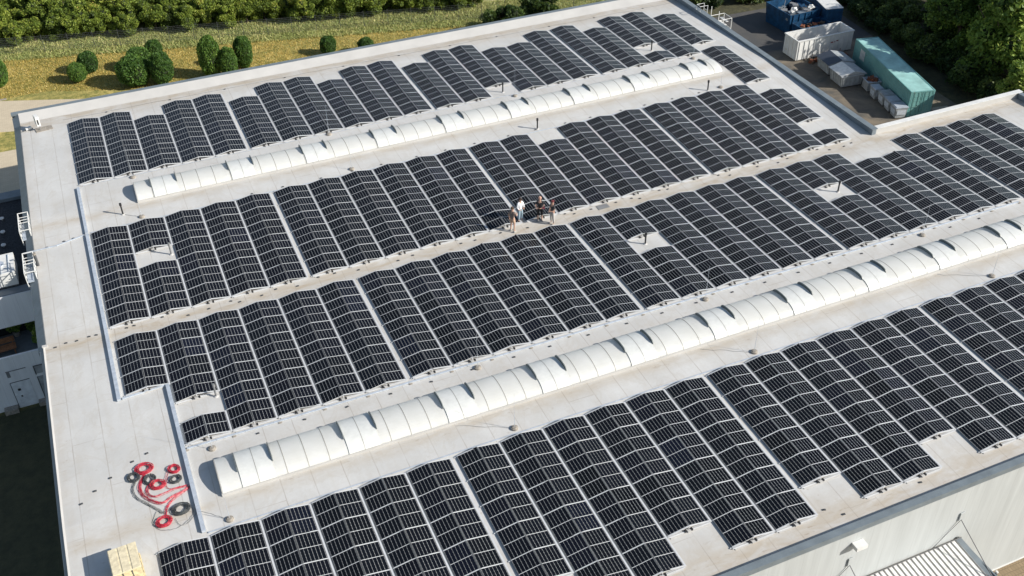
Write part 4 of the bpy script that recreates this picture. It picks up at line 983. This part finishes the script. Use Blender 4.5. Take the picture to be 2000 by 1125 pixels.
# clipped topiary (unit-size, scaled per plant)
def topiary_mesh(col):
    n = 5200; d = rng.normal(size=(n, 3)); d /= np.linalg.norm(d, axis=1)[:, None]
    lump = 1+.07*np.sin(4*d[:, 0]+2*col)*np.cos(3.3*d[:, 1]+col)+.04*np.sin(8*d[:, 1]+3*col)*np.sin(6*d[:, 2])+.035*np.sin(11*d[:, 2]+7*d[:, 0]); r = lump*(1-np.abs(rng.normal(0, .045, n)))*(1+.05*(rng.uniform(size=n) > .93))
    c = d*r[:, None]; c[:, 2] = np.sign(c[:, 2])*np.abs(c[:, 2])**(.8)+1
    tone = np.clip(.42+.25*rng.normal(size=n)*.6+.22*(lump-1)/.05*.3, 0, .95)
    return leaf_mesh('topiary_crown', c, .085, tone, M['leaf_topiary'], sphere_core([(0,0,1)], [(.88,.88,.88)], 16), M['core'])
TOP = [topiary_mesh(c) for c in (0, 1.3, 2.7, 4.1)]
TOPS = [(-.87,45.38,.93,.96,'small round clipped shrub, front one of the left pair'),(.45,47.13,1.0,1.1,'small round clipped shrub, rear one of the left pair'),
 (4.58,41.99,1.62,1.5,'largest round clipped shrub, front of the cluster of four'),(7.22,41.09,1.18,1.65,'tall oval clipped shrub, right of the cluster of four'),
 (5.5,45.73,1.3,1.1,'wide low clipped shrub behind the largest one'),(7.21,46.83,.9,1.15,'small clipped shrub at the rear of the cluster of four'),
 (12.17,40.54,1.12,2.15,'tallest columnar clipped shrub of the three columns'),(13.79,39.63,.92,1.6,'short columnar clipped shrub in the middle of three'),
 (15.71,41.38,.94,1.68,'columnar clipped shrub at the right of three'),(24.65,40.7,.85,.96,'lone small round clipped shrub near the roof edge, left of two'),
 (28.4,39.15,.85,.85,'lone small round clipped shrub near the roof edge, right of two'),(-8.35,47.6,.95,1.5,'bright green clipped shrub cut by the left picture edge')]
for k, (x, y, r, hz, lab) in enumerate(TOPS):
    t = thing('clipped_shrub', lab, 'clipped shrub', (x, y, G), random.uniform(0, 6), 'clipped shrubs on the lawn')
    o = link('crown', TOP[(k*3) % 4], t, (0, 0, .12)); o.scale = (r, r, hz)
    b = MB(); b.cyl((0,0,-.05),(0,0,.5),.09,.06,n=8); b.obj('trunk', M['bark'], t)
def crown_mesh(name, H, W, n, leaf, mat, lobes=9, seed=1, base=.12, lr=(.30, .52), sig=.16, zl=.22, zh=.77):
    g = np.random.default_rng(seed); C = []; Rr = []
    for k in range(lobes):
        a = g.uniform(0, 2*np.pi); rr = W*.55*np.sqrt(g.uniform(0, 1)); z = H*(base+zl+(zh-zl)*g.uniform(0, 1)*(1-.35*rr/W)); C.append((rr*np.cos(a), rr*np.sin(a), z)); Rr.append(W*g.uniform(*lr))
    C = np.array(C); Rr = np.array(Rr); pick = g.integers(0, lobes, n); d = g.normal(size=(n, 3)); d /= np.linalg.norm(d, axis=1)[:, None]
    rad = Rr[pick]*(1-np.abs(g.normal(0, sig, n))+np.maximum(g.normal(0, .1, n), 0)); sq = np.array([1, 1, .85])
    P = C[pick]+d*rad[:, None]*sq
    clump = np.sin(P[:, 0]*2.1+seed)*np.sin(P[:, 1]*2.3+1)*np.sin(P[:, 2]*2.6+2); P += (clump*.22)[:, None]*d
    keep = (P[:, 2] > .05) & (clump > -.55+.2*g.normal(size=n)); P = P[keep]
    ltone = g.uniform(.1, .75, lobes)[pick][keep]
    tone = np.clip(.5*ltone+.22+.22*clump[keep]+.16*g.normal(size=keep.sum()), 0, 1)
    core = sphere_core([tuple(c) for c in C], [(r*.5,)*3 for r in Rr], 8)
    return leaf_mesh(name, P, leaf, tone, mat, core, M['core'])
def tree(x, y, mesh, lab, cat, group, s=1., H=5, name='shrub', trunk_r=.1, sz=1.):
    t = thing(name, lab, cat, (x, y, G), random.uniform(0, 6.28), group)
    o = link('crown', mesh, t); o.scale = (s, s, s*sz)
    link('trunk', trunk_mesh(H, trunk_r), t).scale = (s, s, s*sz)
    return t
TM = {}
def trunk_mesh(H, r):
    if (H, r) in TM: return TM[(H, r)]
    b = MB(); b.cyl((0,0,-.1),(0,0,H*.35),r,r*.75,n=8)
    for k in range(5):
        a = k*1.257; b.cyl((0,0,H*(.25+.03*k)),(math.cos(a)*H*.25,math.sin(a)*H*.25,H*.62),r*.5,r*.15,n=6)
    b.cyl((0,0,H*.35),(.1,.1,H*.8),r*.7,r*.15,n=6)
    TM[(H, r)] = b.mesh('trunk', [M['bark']]); return TM[(H, r)]
HED = [crown_mesh('hedge_crown', 4.6, 2.6, 11000, .14, M['leaf_hedge'], 26, s, .0, (.16, .34), .3, .1, .85) for s in (3, 8, 21, 33)]
hedge = []
for rown, (off, step, s0) in enumerate([(-.3, 2.0, .74), (1.9, 2.2, .95), (4.8, 2.8, 1.12), (8.6, 3.4, 1.3), (13.5, 4.4, 1.5)]):
    x = -14.; k = 0
    while x < 70:
        yl = 58.9-.235*(x+8)+off; k += 1
        hedge.append((rown, k, x+random.uniform(-.5,.5), yl+random.uniform(-.6,.6), s0*random.uniform(.85,1.12))); x += step
RN = ['front row','second row','third row','fourth row','rearmost row']
for (rw, k, x, y, s) in hedge:
    if rw > 1 and x > 45: continue
    if x > 60: continue
    if x > 46 and rw == 0: continue
    tree(x, y, HED[(k*7+rw*5+k//3) % 4], f'leafy green shrub, {ORDX(k)} from left in the {RN[rw]} of the thicket', 'shrub', 'shrubs of the thicket behind the fence', s, 4.6)
M['leaf_bush'] = leaf_material('bush_leaves', (.012, .03, .012), (.05, .09, .022), (.14, .20, .04))
BG = [crown_mesh('bush_crown', 3.6, 2.3, 9000, .13, M['leaf_bush'], 14, s, .02, (.22, .42), .24) for s in (5, 6)]
tree(44.0,37.9,BG[0],'broad dark green bush showing over the north roof edge, left of two','bush','bushes at the north roof edge',1.12,3.6,sz=.95)
tree(46.3,38.3,BG[1],'low green bush filling the gap between two larger bushes at north edge','bush','bushes at the north roof edge',.8,3.6)
tree(48.9,38.4,BG[1],'rounded brown-green bush showing over the north roof edge, right of two','bush','bushes at the north roof edge',1.25,3.6,sz=1.25)
TRE = [crown_mesh('tree_crown', 10.5, 4.6, 24000, .21, M['leaf_tree'], 30, s, .02, (.20, .36), .26, .08, .84) for s in (4, 9, 15)]
UND = [crown_mesh('undergrowth_crown', 3.0, 2.6, 6000, .17, M['leaf_dark'], 8, s, .0) for s in (2, 7)]
trees = [(83.6,5.2,1.2),(88.8,9.5,1.4),(84.6,11.8,.95),(86.8,-1.2,.85),(82.3,-6.8,.75),(94.5,14,1.3),(80.2,-1.2,.68),(91.5,2.5,1.0),(79,-10.5,.7),(86,-12,.8)]
for k, (x, y, s) in enumerate(trees):
    tree(x, y, TRE[k % 3], ['tall leafy tree beyond the yard','broad sunlit tree beyond the yard','dense green tree beyond the yard'][k % 3]+f', {ORD[k+1]} counting away from the container', 'tree', 'trees east of the yard', s, 10.5, 'tree', .22)
und = [(80.8,1.5),(80.6,5.5),(82,9.2),(81.5,13),(83.6,13.4),(82.5,17),(82,20.6),(85,20.6),(82.7,24.3),(86.3,25),(89.5,19.5),(93,22),(83.5,28.5),(88,30),(93,27),(79.3,-2.5),(78,-6.5),(97,24),(87,15.5),(84.6,10.4),(69.5,34.5),(73.5,34.2),(78,33.5),(83,33.5),(66,35.5),(75.5,38),(81,38),(70,39)]
for k, (x, y) in enumerate(und):
    tree(x, y, UND[k % 2], f'dark shaded undergrowth bush, {ORD[k+1]} along the edge of the yard', 'bush', 'undergrowth around the yard', random.uniform(.8,1.15), 3.0, 'undergrowth_bush', .07)
b0 = crown_mesh('fern_crown', 1.6, 1.1, 1400, .16, M['leaf_tree'], 6, 31, 0)
for k, (x, y) in enumerate([(-7.0,-1.3),(-8.1,-.95),(-6.6,-2.6)]):
    t = thing('potted_plant', ['leafy plant against the dark terrace glazing, right of the post','tall plant behind the terrace bench','palm-like plant on the terrace by the warehouse wall'][k], 'plant', (x, y, -5.6), k, 'plants on the terrace')
    link('foliage', b0, t, (0,0,.3)).scale = (.6,.6,.8); b = MB(); b.cyl((0,0,0),(0,0,.35),.18,.24,n=12); b.obj('pot', M['stone'], t)
# grass: dry lawn tufts and rough strip
def grass(name, n, xy, h, mat, lab, tonef):
    X, Y = xy(n); n = len(X); a = rng.uniform(0, 2*np.pi, n); w = h*.30*rng.uniform(.6,1.3,n); hh = h*rng.uniform(.5,1.4,n)
    lx, ly = rng.normal(0, .45, n)*hh, rng.normal(0, .45, n)*hh
    b0_ = np.stack([X-np.cos(a)*w, Y-np.sin(a)*w, np.full(n, G+.0)], 1); b1 = np.stack([X+np.cos(a)*w, Y+np.sin(a)*w, np.full(n, G+.0)], 1); tp = np.stack([X+lx, Y+ly, G+hh], 1)
    V = np.stack([b0_, b1, tp], 1).reshape(-1, 3); me = bpy.data.meshes.new(name); me.vertices.add(3*n); me.vertices.foreach_set('co', V.astype(np.float32).ravel())
    me.loops.add(3*n); me.loops.foreach_set('vertex_index', np.arange(3*n, dtype=np.int32)); me.polygons.add(n)
    me.polygons.foreach_set('loop_start', np.arange(0, 3*n, 3, dtype=np.int32)); me.polygons.foreach_set('loop_total', np.full(n, 3, np.int32))
    at = me.attributes.new('tone', 'FLOAT', 'FACE'); at.data.foreach_set('value', tonef(X, Y).astype(np.float32)); me.materials.append(mat); me.update(calc_edges=True)
    tag(link(name, me), lab, 'grass', None, 'stuff')
def patches(X, Y): return .5+.5*np.sin(X*.7+1.3*np.sin(Y*.5))*np.sin(Y*.9+1.1*np.sin(X*.43))
def area(y_lo, y_hi, x0, x1):
    def f(n):
        X = rng.uniform(x0, x1, n); Y = rng.uniform(0, 1, n); lo, hi = y_lo(X), y_hi(X); return X, lo+(hi-lo)*Y
    return f
fence = lambda X: 53.9-.262*(X+8)+1.9
grass('lawn_grass', 90000, area(lambda X: np.where(X < -4, 44.5, np.maximum(44.4-.42*(X+4), 27)), lambda X: fence(X)-1.6, -14, 62), .13, M['grass_blade'], 'short dry yellow lawn grass around the clipped shrubs', lambda X, Y: np.clip(.30+.30*patches(X, Y)+.28*rng.normal(size=len(X)), 0, 1))
grass('rough_grass', 60000, area(lambda X: fence(X)-1.9, lambda X: fence(X)+5.0, -14, 66), .24, M['grass_green'], 'taller grey-green rough grass along the wire fence', lambda X, Y: np.clip(.35+.25*patches(X*1.4, Y)+.25*rng.normal(size=len(X)), 0, 1))
# wire fence
q = thing('wire_fence', 'thin grey wire fence along the rough grass behind the shrubs', 'fence', (-14, float(fence(-14)), G))
b = MB(); m = MB(); dirv = Vector((1, -.262, 0)); b.cyl((0,0,0),(0,0,2.0),.022,n=6); pm = b.mesh('fence_post', [M['darkgrey']])
for k in range(30): link('fence_post', pm, q, tuple(dirv*(2.6*k)))
for z in [.05+.2*i for i in range(10)]: m.cyl((0,0,z),(75,-19.65,z),.006,n=3)
for k in range(500): p = dirv*(.15*k); m.cyl((p.x,p.y,0),(p.x,p.y,1.9),.004,n=3,caps=False)
m.obj('wire_mesh', M['grey'], q)

# ------------------------------------------------------------------ camera and light
CAM = Vector((1.7132, -63.6832, 39.2362))
P_ROT = (2.1864, -.4614, .2085)
def rodrigues(r):
    r = Vector(r); return Matrix.Rotation(r.length, 3, r.normalized())
Rm = rodrigues(P_ROT)                       # rows: camera right, down, forward in world axes
cam = bpy.data.cameras.new('Camera'); co = bpy.data.objects.new('Camera', cam); COL.objects.link(co)
right, down, fwd = Vector(Rm[0]), Vector(Rm[1]), Vector(Rm[2])
m3 = Matrix((right, -down, -fwd)).transposed()
co.matrix_world = Matrix.Translation(CAM) @ m3.to_4x4()
cam.sensor_width = 36; cam.lens = 36*2031.98/2000; cam.clip_end = 2000; cam.clip_start = .5
scene.camera = co
EL, AZ = 31.0, -37.0                        # sun elevation, math azimuth (from +X towards +Y)
sd = bpy.data.lights.new('Sun', 'SUN'); sd.energy = 4.9; sd.angle = R(.55); sd.color = (1, .95, .87)
so = bpy.data.objects.new('Sun', sd); COL.objects.link(so)
dv = Vector((math.cos(R(EL))*math.cos(R(AZ)), math.cos(R(EL))*math.sin(R(AZ)), math.sin(R(EL))))
so.rotation_euler = dv.to_track_quat('Z', 'Y').to_euler(); so.location = (0, 0, 80)
w = bpy.data.worlds.new('World'); scene.world = w; w.use_nodes = True
nt = w.node_tree; bg = nt.nodes['Background']; sky = nt.nodes.new('ShaderNodeTexSky'); sky.sky_type = 'NISHITA'; sky.sun_disc = False
sky.sun_elevation = R(EL); sky.sun_rotation = R(90-AZ); sky.altitude = 200; sky.air_density = 1.2; sky.dust_density = 1.2
nt.links.new(sky.outputs[0], bg.inputs[0]); bg.inputs[1].default_value = .085
scene.view_settings.view_transform = 'Standard'; scene.view_settings.look = 'None'; scene.view_settings.exposure = .45; scene.view_settings.gamma = 1
